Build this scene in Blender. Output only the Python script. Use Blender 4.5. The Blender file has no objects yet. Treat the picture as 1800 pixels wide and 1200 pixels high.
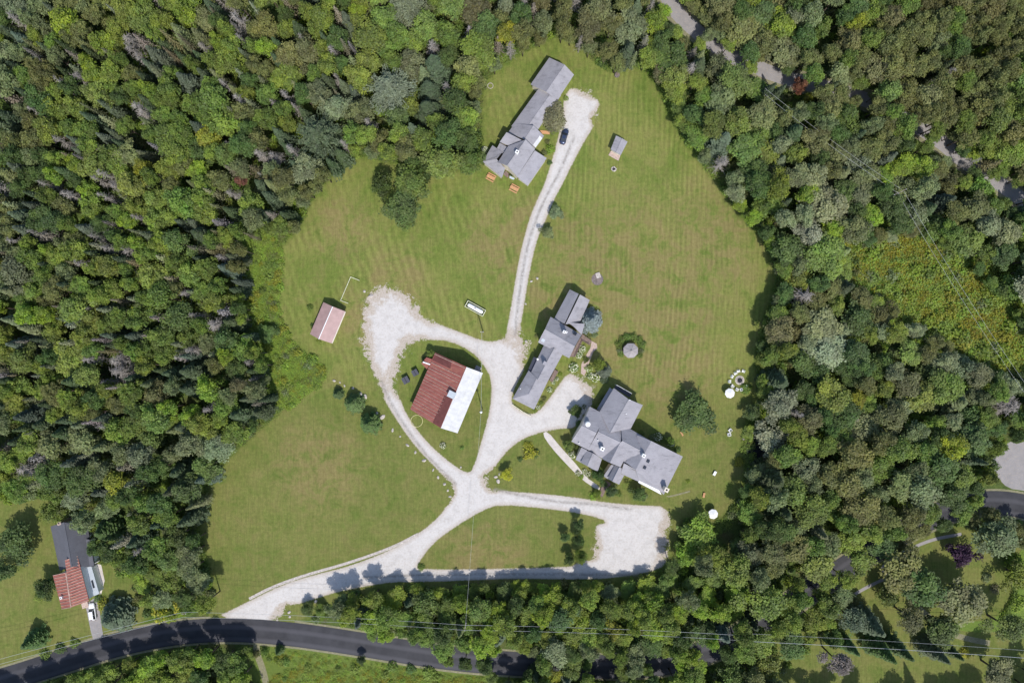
import bpy, bmesh, math, random
import numpy as np
from mathutils import Vector, Matrix
R_ = math.radians
sc = bpy.context.scene
H = 200.0                       # camera height above the ground, metres

# ------------------------------------------------------------------ camera, sky, sun, exposure
cam = bpy.data.objects.new("camera", bpy.data.cameras.new("camera"))
sc.collection.objects.link(cam)
cam.location = (0, 0, H); cam.rotation_euler = (0, 0, 0)
cam.data.lens = 24; cam.data.sensor_width = 36; cam.data.clip_end = 2000; cam.data.clip_start = 1
sc.camera = cam
SUN_EL, SUN_AZ = 57.0, 16.0      # shadows fall up and 16 deg to the left
w = bpy.data.worlds.new("World"); sc.world = w; w.use_nodes = True
nt = w.node_tree; nt.nodes.clear()
sky = nt.nodes.new('ShaderNodeTexSky'); sky.sky_type = 'NISHITA'; sky.sun_disc = False
sky.sun_elevation = R_(SUN_EL); sky.sun_rotation = R_(180 - SUN_AZ)
bg = nt.nodes.new('ShaderNodeBackground'); bg.inputs[1].default_value = 0.15
wo = nt.nodes.new('ShaderNodeOutputWorld')
nt.links.new(sky.outputs[0], bg.inputs[0]); nt.links.new(bg.outputs[0], wo.inputs[0])
sl = bpy.data.lights.new("sun", 'SUN'); sl.energy = 3.5; sl.angle = R_(0.5); sl.color = (1.0, 0.955, 0.89)
so = bpy.data.objects.new("sun", sl); sc.collection.objects.link(so)
sd_ = Vector((math.sin(R_(SUN_AZ))*math.cos(R_(SUN_EL)), -math.cos(R_(SUN_AZ))*math.cos(R_(SUN_EL)), math.sin(R_(SUN_EL))))
so.rotation_euler = sd_.to_track_quat('Z', 'Y').to_euler(); so.location = (30, -60, 150)
sc.view_settings.view_transform = 'Standard'; sc.view_settings.look = 'None'
sc.view_settings.exposure = 0.24; sc.view_settings.gamma = 1
sc.render.engine = 'CYCLES'
sc.cycles.max_bounces = 6; sc.cycles.diffuse_bounces = 3; sc.cycles.transparent_max_bounces = 4

COL = sc.collection
rnd = random.Random(11); nr = np.random.RandomState(5)

# ------------------------------------------------------------------ helpers
def P(px, py, z=0.0):
    k = (H - z)/H/6.0
    return Vector(((px-900)*k, (600-py)*k, z))
def ZT(ox, oy, s):
    return lambda x, y: (ox + x/s, oy + y/s)
def tag(o, label=None, cat=None, group=None, kind=None):
    if label: o['label'] = label
    if cat: o['category'] = cat
    if group: o['group'] = group
    if kind: o['kind'] = kind
    return o
def empty(name, loc=(0, 0, 0), rz=0, label=None, cat=None, group=None):
    o = bpy.data.objects.new(name, None); COL.objects.link(o)
    o.empty_display_size = 0.3
    o.location = loc; o.rotation_euler = (0, 0, rz)
    return tag(o, label, cat, group)
class MB:
    def __init__(s): s.v = []; s.f = []; s.m = []
    def poly(s, pts, mi=0):
        n = len(s.v); s.v += [tuple(p) for p in pts]; s.f.append(tuple(range(n, n+len(pts)))); s.m.append(mi)
    def mesh_add(s, vs, fs, mi=0):
        n = len(s.v); s.v += [tuple(p) for p in vs]; s.f += [tuple(i+n for i in f) for f in fs]; s.m += [mi]*len(fs)
    def box(s, c, size, rz=0, mi=0, M=None):
        x, y, z = [a/2 for a in size]
        if M is None: M = Matrix.Rotation(rz, 4, 'Z')
        vs = [Vector(c)+(M.to_3x3() @ Vector((sx*x, sy*y, sz*z))) for sz in (-1, 1) for sy in (-1, 1) for sx in (-1, 1)]
        s.mesh_add(vs, [(0,2,3,1),(4,5,7,6),(0,1,5,4),(2,6,7,3),(0,4,6,2),(1,3,7,5)], mi)
    def tube(s, a, b, ra, rb=None, n=6, mi=0, cap=True):
        rb = ra if rb is None else rb
        a, b = Vector(a), Vector(b); d = (b-a)
        if d.length < 1e-6: return
        q = d.to_track_quat('Z', 'Y').to_matrix()
        vs = []
        for p, r in ((a, ra), (b, rb)):
            for i in range(n):
                t = 2*math.pi*i/n; vs.append(p + q @ Vector((r*math.cos(t), r*math.sin(t), 0)))
        fs = [(i, (i+1) % n, n+(i+1) % n, n+i) for i in range(n)]
        if cap: fs += [tuple(range(n-1, -1, -1)), tuple(range(n, 2*n))]
        s.mesh_add(vs, fs, mi)
    def prism(s, top, dz, mi=0):          # top polygon (ccw) with a vertical thickness
        n = len(top); bot = [Vector(p)-Vector((0, 0, dz)) for p in top]
        s.mesh_add(list(top)+bot, [tuple(range(n)), tuple(range(2*n-1, n-1, -1))] + [(i, n+i, n+(i+1) % n, (i+1) % n) for i in range(n)], mi)
    def lathe(s, prof, c=(0, 0, 0), n=16, mi=0):
        vs = []; fs = []
        for r, z in prof:
            for i in range(n):
                t = 2*math.pi*i/n; vs.append((c[0]+r*math.cos(t), c[1]+r*math.sin(t), c[2]+z))
        for k in range(len(prof)-1):
            for i in range(n):
                fs.append((k*n+i, k*n+(i+1) % n, (k+1)*n+(i+1) % n, (k+1)*n+i))
        fs.append(tuple(range(n-1, -1, -1))); fs.append(tuple((len(prof)-1)*n+i for i in range(n)))
        s.mesh_add(vs, fs, mi)
    def build(s, name, mats, parent=None, loc=None, smooth=False):
        me = bpy.data.meshes.new(name); me.from_pydata(s.v, [], s.f); me.validate()
        if not isinstance(mats, (list, tuple)): mats = [mats]
        for m in mats: me.materials.append(m)
        if len(mats) > 1 and len(me.polygons) == len(s.m):
            me.polygons.foreach_set('material_index', s.m)
        if smooth: me.polygons.foreach_set('use_smooth', [True]*len(me.polygons))
        bm = bmesh.new(); bm.from_mesh(me); bmesh.ops.recalc_face_normals(bm, faces=bm.faces); bm.to_mesh(me); bm.free()
        o = bpy.data.objects.new(name, me); COL.objects.link(o)
        if parent: o.parent = parent
        if loc is not None: o.location = loc
        return o
def copy_tree(o, parent=None):
    c = o.copy(); COL.objects.link(c)
    if parent: c.parent = parent
    for ch in list(o.children): copy_tree(ch, c)
    return c

# ------------------------------------------------------------------ materials
def srgb(r, g, b):
    f = lambda c: (c/255/12.92) if c/255 <= 0.04045 else ((c/255+0.055)/1.055)**2.4
    return (f(r), f(g), f(b), 1)
class NT:
    def __init__(s, name):
        s.m = bpy.data.materials.new(name); s.m.use_nodes = True; s.t = s.m.node_tree
        s.b = s.t.nodes['Principled BSDF']; s.b.inputs['Roughness'].default_value = 0.85
        s.b.inputs['Specular IOR Level'].default_value = 0.25
    def n(s, typ, **k):
        x = s.t.nodes.new(typ)
        for a, v in k.items(): setattr(x, a, v)
        return x
    def l(s, a, b): s.t.links.new(a, b)
    def pos(s): return s.n('ShaderNodeNewGeometry').outputs['Position']
    def obj(s): return s.n('ShaderNodeTexCoord').outputs['Object']
    def noise(s, vec, scale, detail=3, rough=0.6, dist=0.0):
        x = s.n('ShaderNodeTexNoise'); x.inputs['Scale'].default_value = scale; x.inputs['Detail'].default_value = detail
        x.inputs['Roughness'].default_value = rough; x.inputs['Distortion'].default_value = dist
        s.l(vec, x.inputs['Vector']); return x.outputs['Fac']
    def rng(s, v, a, b, c=0.0, d=1.0):
        x = s.n('ShaderNodeMapRange'); x.inputs[1].default_value = a; x.inputs[2].default_value = b
        x.inputs[3].default_value = c; x.inputs[4].default_value = d; s.l(v, x.inputs[0]); return x.outputs[0]
    def math(s, op, a, b=None, c=None):
        x = s.n('ShaderNodeMath', operation=op)
        for i, v in enumerate((a, b, c)):
            if v is None: continue
            if isinstance(v, (int, float)): x.inputs[i].default_value = v
            else: s.l(v, x.inputs[i])
        return x.outputs[0]
    def mix(s, f, a, b, mode='MIX'):
        x = s.n('ShaderNodeMix', data_type='RGBA', blend_type=mode)
        for i, v in ((0, f), (6, a), (7, b)):
            if isinstance(v, (int, float)): x.inputs[i].default_value = v
            elif isinstance(v, tuple): x.inputs[i].default_value = v
            else: s.l(v, x.inputs[i])
        return x.outputs[2]
    def scale(s, vec, sx, sy, sz, rz=0):
        x = s.n('ShaderNodeMapping'); x.inputs['Scale'].default_value = (sx, sy, sz); x.inputs['Rotation'].default_value = (0, 0, rz)
        s.l(vec, x.inputs[0]); return x.outputs[0]
    def attr(s, name): return s.n('ShaderNodeAttribute', attribute_name=name).outputs['Fac']
    def bump(s, h, strength=0.4, dist=0.05):
        x = s.n('ShaderNodeBump'); x.inputs['Strength'].default_value = strength; x.inputs['Distance'].default_value = dist
        s.l(h, x.inputs['Height']); s.l(x.outputs[0], s.b.inputs['Normal'])
    def out(s, col): s.l(col, s.b.inputs['Base Color']); return s.m
def plain(name, c, rough=0.7, var=0.12, scale=3.0, metal=0.0, spec=0.3, bump=0.0):
    m = NT(name); m.b.inputs['Roughness'].default_value = rough; m.b.inputs['Metallic'].default_value = metal
    m.b.inputs['Specular IOR Level'].default_value = spec
    f = m.noise(m.obj(), scale, 4)
    lo = tuple(x*(1-var*1.6) for x in c[:3])+(1,); hi = tuple(min(1, x*(1+var)) for x in c[:3])+(1,)
    if bump: m.bump(f, bump, 0.03)
    return m.out(m.mix(m.rng(f, .3, .7), lo, hi))

def grass_color(m):
    p = m.pos(); m.b.inputs['Specular IOR Level'].default_value = 0.08
    big = m.noise(p, 0.05, 5, 0.65, 0.6); med = m.noise(p, 0.22, 6, 0.7, 0.5); sm = m.noise(p, 1.1, 4, 0.7); fine = m.noise(p, 5.0, 3, 0.75)
    x = m.n('ShaderNodeSeparateXYZ'); m.l(p, x.inputs[0])
    low = m.rng(x.outputs[1], -22.0, -6.0)                     # the lower field was cut differently
    g = m.mix(m.rng(big, .40, .60), (0.130, 0.168, 0.036, 1), (0.178, 0.194, 0.052, 1))
    g = m.mix(m.math('MULTIPLY', m.rng(low, 0, 1, .55, 0), 1.0), g, (0.126, 0.138, 0.040, 1))
    dry = m.attr('dry')
    dm = m.math('ADD', m.rng(med, .47, .66, 0, .38), m.math('MULTIPLY', dry, m.rng(med, .36, .60, .1, .75)))
    g = m.mix(m.math('MINIMUM', dm, .8), g, (0.212, 0.172, 0.072, 1))
    g = m.mix(m.rng(med, .34, .46, .5, 0), g, (0.080, 0.130, 0.022, 1))
    g = m.mix(m.rng(m.noise(p, 2.6, 5, .8), .60, .72, 0, .45), g, (0.27, 0.235, 0.10, 1))
    side = m.rng(m.math('ADD', x.outputs[0], m.math('MULTIPLY', x.outputs[1], -0.22)), -1.0, 1.0)
    wob = m.math('MULTIPLY', m.math('SUBTRACT', m.noise(p, 0.015, 2), 0.5), 7.0)
    a = m.math('ADD', m.math('ADD', m.math('MULTIPLY', x.outputs[0], 0.955), m.math('MULTIPLY', x.outputs[1], 0.30)), wob)
    b = m.math('ADD', m.math('ADD', x.outputs[0], m.math('MULTIPLY', x.outputs[1], -0.06)), wob)
    sa = m.math('SINE', m.math('MULTIPLY', a, 2.75)); sb = m.math('SINE', m.math('MULTIPLY', b, 4.1))
    st = m.n('ShaderNodeMix', data_type='FLOAT'); m.l(side, st.inputs[0]); m.l(sa, st.inputs[2]); m.l(sb, st.inputs[3])
    # streaks dragged along the mowing direction
    s1 = m.noise(m.scale(p, 1.3, .10, 1, R_(-17)), 1.6, 4, .7); s2 = m.noise(m.scale(p, .12, 1.0, 1, R_(8)), 1.4, 4, .7)
    strength = m.math('MULTIPLY', m.rng(m.noise(p, 0.07, 3), .42, .60, 0.01, 0.12), m.rng(low, 0, 1, .25, 1))
    val = m.math('ADD', 1.0, m.math('MULTIPLY', st.outputs[0], strength))
    val = m.math('MULTIPLY', val, m.rng(s1, .3, .7, .86, 1.14)); val = m.math('MULTIPLY', val, m.rng(s2, .3, .7, .95, 1.05))
    val = m.math('MULTIPLY', val, m.rng(sm, .3, .7, .84, 1.16)); val = m.math('MULTIPLY', val, m.rng(fine, .25, .75, .76, 1.24))
    c = m.n('ShaderNodeVectorMath', operation='SCALE'); m.l(g, c.inputs[0]); m.l(val, c.inputs['Scale'])
    return c.outputs[0], fine
def mk_grass():
    m = NT('mown_grass'); c, f = grass_color(m); p = m.pos()
    e = m.attr('edge')      # metres outside (+) / inside (-) the mown outline
    n = m.math('MULTIPLY', m.math('SUBTRACT', m.noise(p, 0.5, 4), 0.5), 3.0)
    t = m.rng(m.math('ADD', e, n), -0.8, 0.9)
    rough = m.mix(m.rng(m.noise(p, 1.3, 4, .7), .3, .7), (0.045, 0.085, 0.014, 1), (0.11, 0.15, 0.028, 1))
    m.bump(f, 0.5, 0.12)
    return m.out(m.mix(t, c, rough))
def mk_gravel(name, light, dark, edge=True, rut=True):
    m = NT(name); p = m.pos()
    f1 = m.noise(p, 6.0, 4, .8); f2 = m.noise(p, .45, 4, .6); f3 = m.noise(p, 1.8, 4, .7)
    c = m.mix(m.rng(f1, .25, .75), dark, light)
    c = m.mix(m.math('MULTIPLY', m.rng(f2, .45, .75), .42), c, tuple(x*.70 for x in dark[:3])+(1,))
    c = m.mix(m.math('MULTIPLY', m.rng(f3, .50, .66), .45), c, (0.42, 0.36, 0.30, 1))
    if edge:
        e = m.attr('edge'); g, _ = grass_color(m)
        soft = m.attr('soft')
        n = m.math('MULTIPLY', m.math('SUBTRACT', m.noise(p, 2.0, 6, .82), 0.5), m.rng(soft, 0, 1, 1.3, 8.0))
        n2 = m.math('MULTIPLY', m.math('MULTIPLY', m.math('SUBTRACT', m.noise(p, 0.42, 4, .65, .5), 0.47), 9.0), soft)
        ee = m.math('ADD', m.math('ADD', e, m.math('ADD', n, n2)), m.math('MULTIPLY', soft, 1.0))
        dirt = m.mix(m.rng(m.noise(p, 2.2, 4, .8), .35, .65), (0.30, 0.235, 0.17, 1), (0.50, 0.44, 0.38, 1))
        c = m.mix(m.math('MULTIPLY', m.rng(m.math('ADD', ee, m.math('MULTIPLY', soft, 2.4)), -1.3, 0.2), 0.8), c, dirt)
        c = m.mix(m.rng(ee, -0.15, 0.15), c, g)
        track = m.attr('track')
        c = m.mix(m.math('MULTIPLY', track, m.rng(m.noise(p, 1.0, 4, .7), .34, .56, .1, .9)), c, (0.24, 0.22, 0.20, 1))
    m.bump(f1, 0.5, 0.06)
    return m.out(c)
def mk_asphalt():
    m = NT('asphalt'); p = m.pos()
    f = m.noise(p, 8, 4, .8); g = m.noise(p, .25, 4, .6)
    c = m.mix(m.rng(g, .35, .65), (0.030, 0.030, 0.036, 1), (0.046, 0.046, 0.053, 1))
    c = m.mix(m.math('MULTIPLY', m.rng(f, .5, .8), .35), c, (0.085, 0.085, 0.09, 1))
    u = m.attr('across')
    c = m.mix(m.math('MULTIPLY', m.rng(m.math('SINE', m.math('MULTIPLY', u, 12.5)), .0, 1), .55), c, (0.085, 0.083, 0.095, 1))
    m.b.inputs['Roughness'].default_value = 0.7
    m.bump(f, 0.25, 0.02)
    return m.out(c)
def mk_floor():
    m = NT('forest_floor'); p = m.pos()
    c = m.mix(m.rng(m.noise(p, .5, 5, .7), .35, .65), (0.035, 0.055, 0.012, 1), (0.080, 0.110, 0.024, 1))
    c = m.mix(m.math('MULTIPLY', m.rng(m.noise(p, .12, 3), .52, .7), .6), c, (0.085, 0.06, 0.030, 1))
    f = m.noise(p, 3, 4, .8); m.bump(f, 0.8, 0.2)
    return m.out(m.mix(m.rng(f, .3, .7), c, m.mix(1.0, c, (1.5, 1.5, 1.5, 1), 'MULTIPLY')))
def mk_meadow(name, a, b, yel, ya=0.5):
    m = NT(name); p = m.pos()
    c = m.mix(m.rng(m.noise(p, 1.2, 5, .75), .3, .7), a, b)
    c = m.mix(m.math('MULTIPLY', m.rng(m.noise(p, .35, 5, .75), .5, .66), ya), c, yel)
    f = m.noise(p, 4, 4, .8); m.bump(f, 0.8, 0.3)
    return m.out(m.mix(m.math('MULTIPLY', m.rng(f, .3, .6, 1, 0), .5), c, a))
def mk_shingle(name, c, streak=0.18, ang=0.0):
    m = NT(name); p = m.pos(); m.b.inputs['Roughness'].default_value = .9
    v = m.scale(p, 1, 1, 1, 0)
    f = m.noise(v, 5, 3, .8); g = m.noise(m.scale(p, .25, .9, .5, R_(-62)), 1.2, 5, .7, .6); h = m.noise(p, .35, 3, .6)
    lo = tuple(x*.72 for x in c)+(1,); hi = tuple(x*1.12 for x in c)+(1,)
    a = m.mix(m.rng(f, .25, .75), lo, hi)
    a = m.mix(m.math('MULTIPLY', m.rng(g, .52, .72), streak*2.2), a, tuple(x*.5 for x in c)+(1,))
    a = m.mix(m.math('MULTIPLY', m.rng(h, .45, .65), .35), a, tuple(min(1, x*1.25) for x in c)+(1,))
    # courses
    z = m.n('ShaderNodeSeparateXYZ'); m.l(p, z.inputs[0])
    s = m.math('SINE', m.math('MULTIPLY', z.outputs[2], 42.0))
    a = m.mix(m.math('MULTIPLY', m.rng(s, .6, 1), .10), a, lo)
    m.bump(f, .35, .03)
    return m.out(a)
def mk_rust():
    m = NT('rusty_metal_roof'); p = m.pos(); m.b.inputs['Roughness'].default_value = .6
    g = m.noise(m.scale(p, .25, 1.4, .6, R_(28)), 1.0, 5, .7); f = m.noise(p, .8, 4, .7)
    c = m.mix(m.rng(g, .35, .65), (0.235, 0.076, 0.062, 1), (0.34, 0.125, 0.100, 1))
    c = m.mix(m.math('MULTIPLY', m.rng(f, .54, .70), .7), c, (0.36, 0.17, 0.10, 1))
    return m.out(c)
def mk_leaf(name, col=None):
    m = NT(name); t = m.t
    oi = m.n('ShaderNodeObjectInfo'); at = m.attr('shade'); ah = m.attr('hue')
    base = oi.outputs['Color']
    if col:
        rg = m.n('ShaderNodeRGB'); rg.outputs[0].default_value = (*col, 1); base = rg.outputs[0]
    hs = m.n('ShaderNodeHueSaturation')
    m.l(m.math('ADD', m.rng(ah, 0, 1, .475, .52), m.rng(oi.outputs['Random'], 0, 1, -.012, .012)), hs.inputs['Hue'])
    m.l(m.rng(at, 0, 1, .95, 1.08), hs.inputs['Saturation'])
    m.l(m.math('MULTIPLY', m.rng(at, 0, 1, .62, 1.42), m.rng(oi.outputs['Random'], 0, 1, .86, 1.16)), hs.inputs['Value'])
    m.l(base, hs.inputs['Color'])
    m.b.inputs['Roughness'].default_value = .6; m.b.inputs['Specular IOR Level'].default_value = .35
    tr = m.n('ShaderNodeBsdfTranslucent'); ms = m.n('ShaderNodeMixShader'); ms.inputs[0].default_value = .30
    m.l(hs.outputs[0], m.b.inputs['Base Color'])
    tc = m.mix(1.0, hs.outputs[0], (1.15, 1.3, .55, 1), 'MULTIPLY'); m.l(tc, tr.inputs[0])
    o = t.nodes['Material Output']
    m.l(m.b.outputs[0], ms.inputs[1]); m.l(tr.outputs[0], ms.inputs[2]); m.l(ms.outputs[0], o.inputs[0])
    return m.m

M = {}
M['grass'] = mk_grass(); M['gravel'] = mk_gravel('white_gravel', (0.64, 0.615, 0.595, 1), (0.46, 0.435, 0.415, 1))
M['gravel_plain'] = mk_gravel('grey_gravel', (0.34, 0.32, 0.32, 1), (0.22, 0.21, 0.21, 1), edge=False)
M['path'] = mk_gravel('path_gravel', (0.66, 0.61, 0.57, 1), (0.44, 0.40, 0.37, 1), edge=False)
M['verge'] = mk_gravel('verge_gravel', (0.30, 0.27, 0.17, 1), (0.12, 0.13, 0.06, 1), edge=False)
M['asphalt'] = mk_asphalt(); M['floor'] = mk_floor()
M['meadow'] = mk_meadow('meadow', (0.095, 0.145, 0.025, 1), (0.16, 0.205, 0.04, 1), (0.24, 0.23, 0.045, 1))
M['tallgrass'] = mk_meadow('tall_grass', (0.10, 0.165, 0.026, 1), (0.17, 0.235, 0.04, 1), (0.21, 0.23, 0.05, 1), .3)
M['shingle'] = mk_shingle('grey_shingle', (0.315, 0.305, 0.33), .34); M['shingle_dark'] = mk_shingle('dark_shingle', (0.118, 0.120, 0.138), .12)
M['wood_shingle'] = mk_shingle('weathered_wood', (0.36, 0.33, 0.33), .2)
M['rust'] = mk_rust(); M['darkred'] = plain('dark_red_sheet', (0.15, 0.052, 0.045, 1), .6, .15, 1)
M['seam'] = plain('pale_seam', (0.50, 0.33, 0.27, 1), .6, .3, 1.2)
M['pink'] = plain('faded_pink_metal', (0.40, 0.27, 0.255, 1), .5, .10, .6)
M['white'] = plain('white_paint', (0.80, 0.80, 0.80, 1), .5, .04, 1)
M['whitemetal'] = plain('white_metal_roof', (0.59, 0.59, 0.595, 1), .5, .10, .5)
M['cream'] = plain('cream_siding', (0.66, 0.60, 0.50, 1), .7, .06, 1.5)
M['greywall'] = plain('grey_siding', (0.33, 0.31, 0.30, 1), .8, .1, 1.5)
M['barnwall'] = plain('barn_boards', (0.20, 0.10, 0.07, 1), .85, .25, 2)
M['wood'] = plain('brown_decking', (0.20, 0.145, 0.125, 1), .8, .25, 3, bump=.3)
M['orange_wood'] = plain('cedar_wood', (0.56, 0.30, 0.15, 1), .7, .15, 3)
M['brick'] = plain('pink_pavers', (0.47, 0.36, 0.31, 1), .85, .2, 3)
M['glass'] = plain('dark_glass', (0.03, 0.035, 0.045, 1), .12, .05, 1, spec=.6)
M['dark'] = plain('dark_rubber', (0.03, 0.03, 0.035, 1), .7, .1, 1)
M['slate'] = plain('dark_slate', (0.055, 0.058, 0.08, 1), .6, .1, 1)
M['stone'] = plain('pale_stone', (0.48, 0.43, 0.39, 1), .9, .3, 2.5, bump=.8)
M['stonedark'] = plain('dark_stone', (0.20, 0.165, 0.155, 1), .9, .4, 3, bump=.8)
M['carblue'] = plain('blue_car_paint', (0.045, 0.06, 0.115, 1), .25, .03, 1, metal=.35, spec=.6)
M['carwhite'] = plain('white_car_paint', (0.80, 0.81, 0.83, 1), .28, .02, 1, spec=.6)
M['bark'] = plain('bark', (0.115, 0.09, 0.07, 1), .9, .3, 5, bump=.6)
M['deadwood'] = plain('bleached_dead_wood', (0.29, 0.265, 0.24, 1), .9, .25, 2)
M['pole'] = plain('grey_pole', (0.30, 0.26, 0.22, 1), .85, .2, 2)
M['wire'] = plain('wire', (0.50, 0.51, 0.50, 1), .5, .02, 1)
M['water'] = plain('dark_pond', (0.018, 0.02, 0.025, 1), .08, .1, .3, spec=.6)
M['yellow'] = plain('yellow_hoop', (0.55, 0.52, 0.25, 1), .6, .08, 2)
M['flower'] = plain('cream_blossom', (0.80, 0.80, 0.60, 1), .8, .1, 3)
M['leaf'] = mk_leaf('leaves')
M['skyblue'] = plain('pale_blue_grey', (0.42, 0.46, 0.50, 1), .5, .06, 1)

# ------------------------------------------------------------------ planar geometry in numpy (metres)
def W(pts): return np.array([((x-900)/6.0, (600-y)/6.0) for x, y in pts])
def sd_poly(q, poly):           # signed distance, negative inside
    d = np.full(len(q), 1e9); ins = np.zeros(len(q), bool); n = len(poly)
    for i in range(n):
        a = poly[i]; b = poly[(i+1) % n]; e = b-a; wv = q-a
        t = np.clip((wv@e)/max(e@e, 1e-9), 0, 1); dd = wv-t[:, None]*e
        d = np.minimum(d, np.hypot(dd[:, 0], dd[:, 1]))
        c = ((a[1] <= q[:, 1]) != (b[1] <= q[:, 1]))
        xs = a[0]+(q[:, 1]-a[1])*e[0]/(e[1] if abs(e[1]) > 1e-9 else 1e-9)
        ins ^= c & (q[:, 0] < xs)
    return np.where(ins, -d, d)
def sd_line(q, line):
    d = np.full(len(q), 1e9)
    for a, b in zip(line[:-1], line[1:]):
        e = b-a; wv = q-a; t = np.clip((wv@e)/max(e@e, 1e-9), 0, 1); dd = wv-t[:, None]*e
        d = np.minimum(d, np.hypot(dd[:, 0], dd[:, 1]))
    return d
def smooth_line(pts, it=2, closed=True):
    p = np.array(pts, float)
    for _ in range(it):
        if closed: a = p; b = np.roll(p, -1, 0)
        else: a = p[:-1]; b = p[1:]
        q = np.empty((2*len(a), 2)); q[0::2] = .75*a+.25*b; q[1::2] = .25*a+.75*b
        p = q if closed else np.vstack([p[:1], q, p[-1:]])
    return p
def grid_sheet(name, fn, bbox, step, z, mat, grow, attrs=None):
    x0, x1, y0, y1 = bbox
    xs = np.arange(x0, x1+step, step); ys = np.arange(y0, y1+step, step)
    X, Y = np.meshgrid(xs, ys); q = np.stack([X.ravel(), Y.ravel()], 1)
    d = fn(q); keep = (d < grow).reshape(X.shape)
    cell = keep[:-1, :-1] | keep[1:, :-1] | keep[:-1, 1:] | keep[1:, 1:]
    j, i = np.nonzero(cell); nx = len(xs)
    f = np.stack([j*nx+i, j*nx+i+1, (j+1)*nx+i+1, (j+1)*nx+i], 1)
    used, inv = np.unique(f, return_inverse=True); f = inv.reshape(f.shape)
    v = np.column_stack([q[used], np.full(len(used), z)])
    me = bpy.data.meshes.new(name); me.from_pydata(v.tolist(), [], f.tolist())
    a = me.attributes.new('edge', 'FLOAT', 'POINT'); a.data.foreach_set('value', d[used].astype(np.float32))
    for k, g in (attrs or {}).items():
        a = me.attributes.new(k, 'FLOAT', 'POINT'); a.data.foreach_set('value', g(q[used]).astype(np.float32))
    me.materials.append(mat); me.update()
    o = bpy.data.objects.new(name, me); COL.objects.link(o); tag(o, kind='structure'); return o
def ribbon(name, pts, width, z, mat, n=3, kind='structure'):
    line = smooth_line(pts, 3, False) if n else np.array(pts, float)
    p = W(line); t = np.gradient(p, axis=0); t /= np.hypot(t[:, 0], t[:, 1])[:, None]; nn = np.stack([-t[:, 1], t[:, 0]], 1)
    cols = 9; v = []; ac = []; f = []
    for k in range(len(p)):
        for c in range(cols):
            u = c/(cols-1)-.5; q = p[k]+nn[k]*u*width; v.append((q[0], q[1], z)); ac.append(u)
    for k in range(len(p)-1):
        for c in range(cols-1): f.append((k*cols+c, (k+1)*cols+c, (k+1)*cols+c+1, k*cols+c+1))
    me = bpy.data.meshes.new(name); me.from_pydata(v, [], f)
    a = me.attributes.new('across', 'FLOAT', 'POINT'); a.data.foreach_set('value', ac)
    me.materials.append(mat); o = bpy.data.objects.new(name, me); COL.objects.link(o); tag(o, kind=kind); return o
def flat(name, pts, z, mat, kind='structure', it=2):
    p = W(smooth_line(pts, it) if it else pts); mb = MB(); mb.poly([(x, y, z) for x, y in p])
    o = mb.build(name, mat); tag(o, kind=kind); return o

CLEAR = [(985,62),(1035,92),(1060,122),(1085,128),(1120,112),(1150,140),(1170,180),(1185,215),(1205,255),(1235,290),(1265,330),(1290,370),(1320,400),(1345,430),(1364,480),(1362,510),(1345,550),(1335,590),(1325,640),(1335,690),(1322,720),(1305,750),(1303,800),(1312,835),(1295,875),(1275,905),(1245,925),(1205,905),(1190,930),(1188,985),(1110,1018),(1040,1022),(830,1022),(720,1026),(640,1036),(580,1052),(555,1085),(500,1096),(380,1090),(380,1060),(370,1010),(350,930),(353,885),(375,850),(400,805),(450,760),(485,730),(530,695),(572,665),(560,640),(520,612),(500,580),(480,530),(482,490),(490,440),(530,400),(545,350),(590,300),(640,272),(672,285),(760,300),(830,300),(848,270),(845,210),(848,150),(880,115),(930,88),(960,72)]
DRIVE = [(375,1087),(430,1060),(500,1025),(560,1008),(620,993),(690,965),(740,935),(775,905),(790,880),(793,855),(770,825),(735,790),(705,750),(680,710),(665,680),(646,655),(638,630),(630,600),(633,550),(640,515),(665,498),(705,500),(735,528),(750,555),(775,572),(810,584),(845,598),(870,601),(887,592),(893,570),(900,530),(908,480),(918,430),(932,380),(945,350),(957,325),(971,280),(983,235),(990,200),(991,172),(1005,152),(1030,153),(1050,172),(1057,195),(1042,225),(1026,250),(1005,290),(988,325),(973,352),(960,385),(944,420),(932,470),(922,530),(914,580),(922,592),(938,598),(935,615),(924,645),(905,680),(898,700),(903,714),(918,723),(933,729),(948,722),(962,705),(980,680),(998,655),(1020,658),(1042,672),(1050,688),(1036,720),(1012,752),(985,753),(955,758),(920,770),(895,788),(875,812),(862,835),(860,850),(868,858),(885,863),(960,868),(1020,875),(1060,882),(1110,887),(1178,890),(1181,940),(1178,990),(1150,1003),(1100,1012),(1040,1018),(900,1016),(830,1019),(740,1022),(690,1022),(640,1030),(590,1040),(560,1050),(520,1062),(500,1072),(497,1097)]
HOLE1 = [(733,992),(760,955),(800,925),(850,895),(880,886),(960,893),(1030,903),(1072,917),(1042,924),(1038,994),(900,999),(735,1001)]
HOLE2 = [(750,597),(790,598),(830,618),(850,640),(865,668),(862,720),(848,770),(832,825),(820,832),(790,812),(755,782),(725,745),(705,710),(699,670),(708,630),(725,608)]
pC = W(smooth_line(CLEAR, 2)); pD = W(smooth_line(DRIVE, 1)); pH1 = W(smooth_line(HOLE1, 1)); pH2 = W(smooth_line(HOLE2, 1))
def drive_sd(q):
    d = sd_poly(q, pD); d = np.maximum(d, -sd_poly(q, pH1)); return np.maximum(d, -sd_poly(q, pH2))
def blob(q, px, py, r):
    c = W([(px, py)])[0]; return np.clip(1.6-np.hypot(q[:, 0]-c[0], q[:, 1]-c[1])/(r/6.0), 0, 1)
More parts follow.
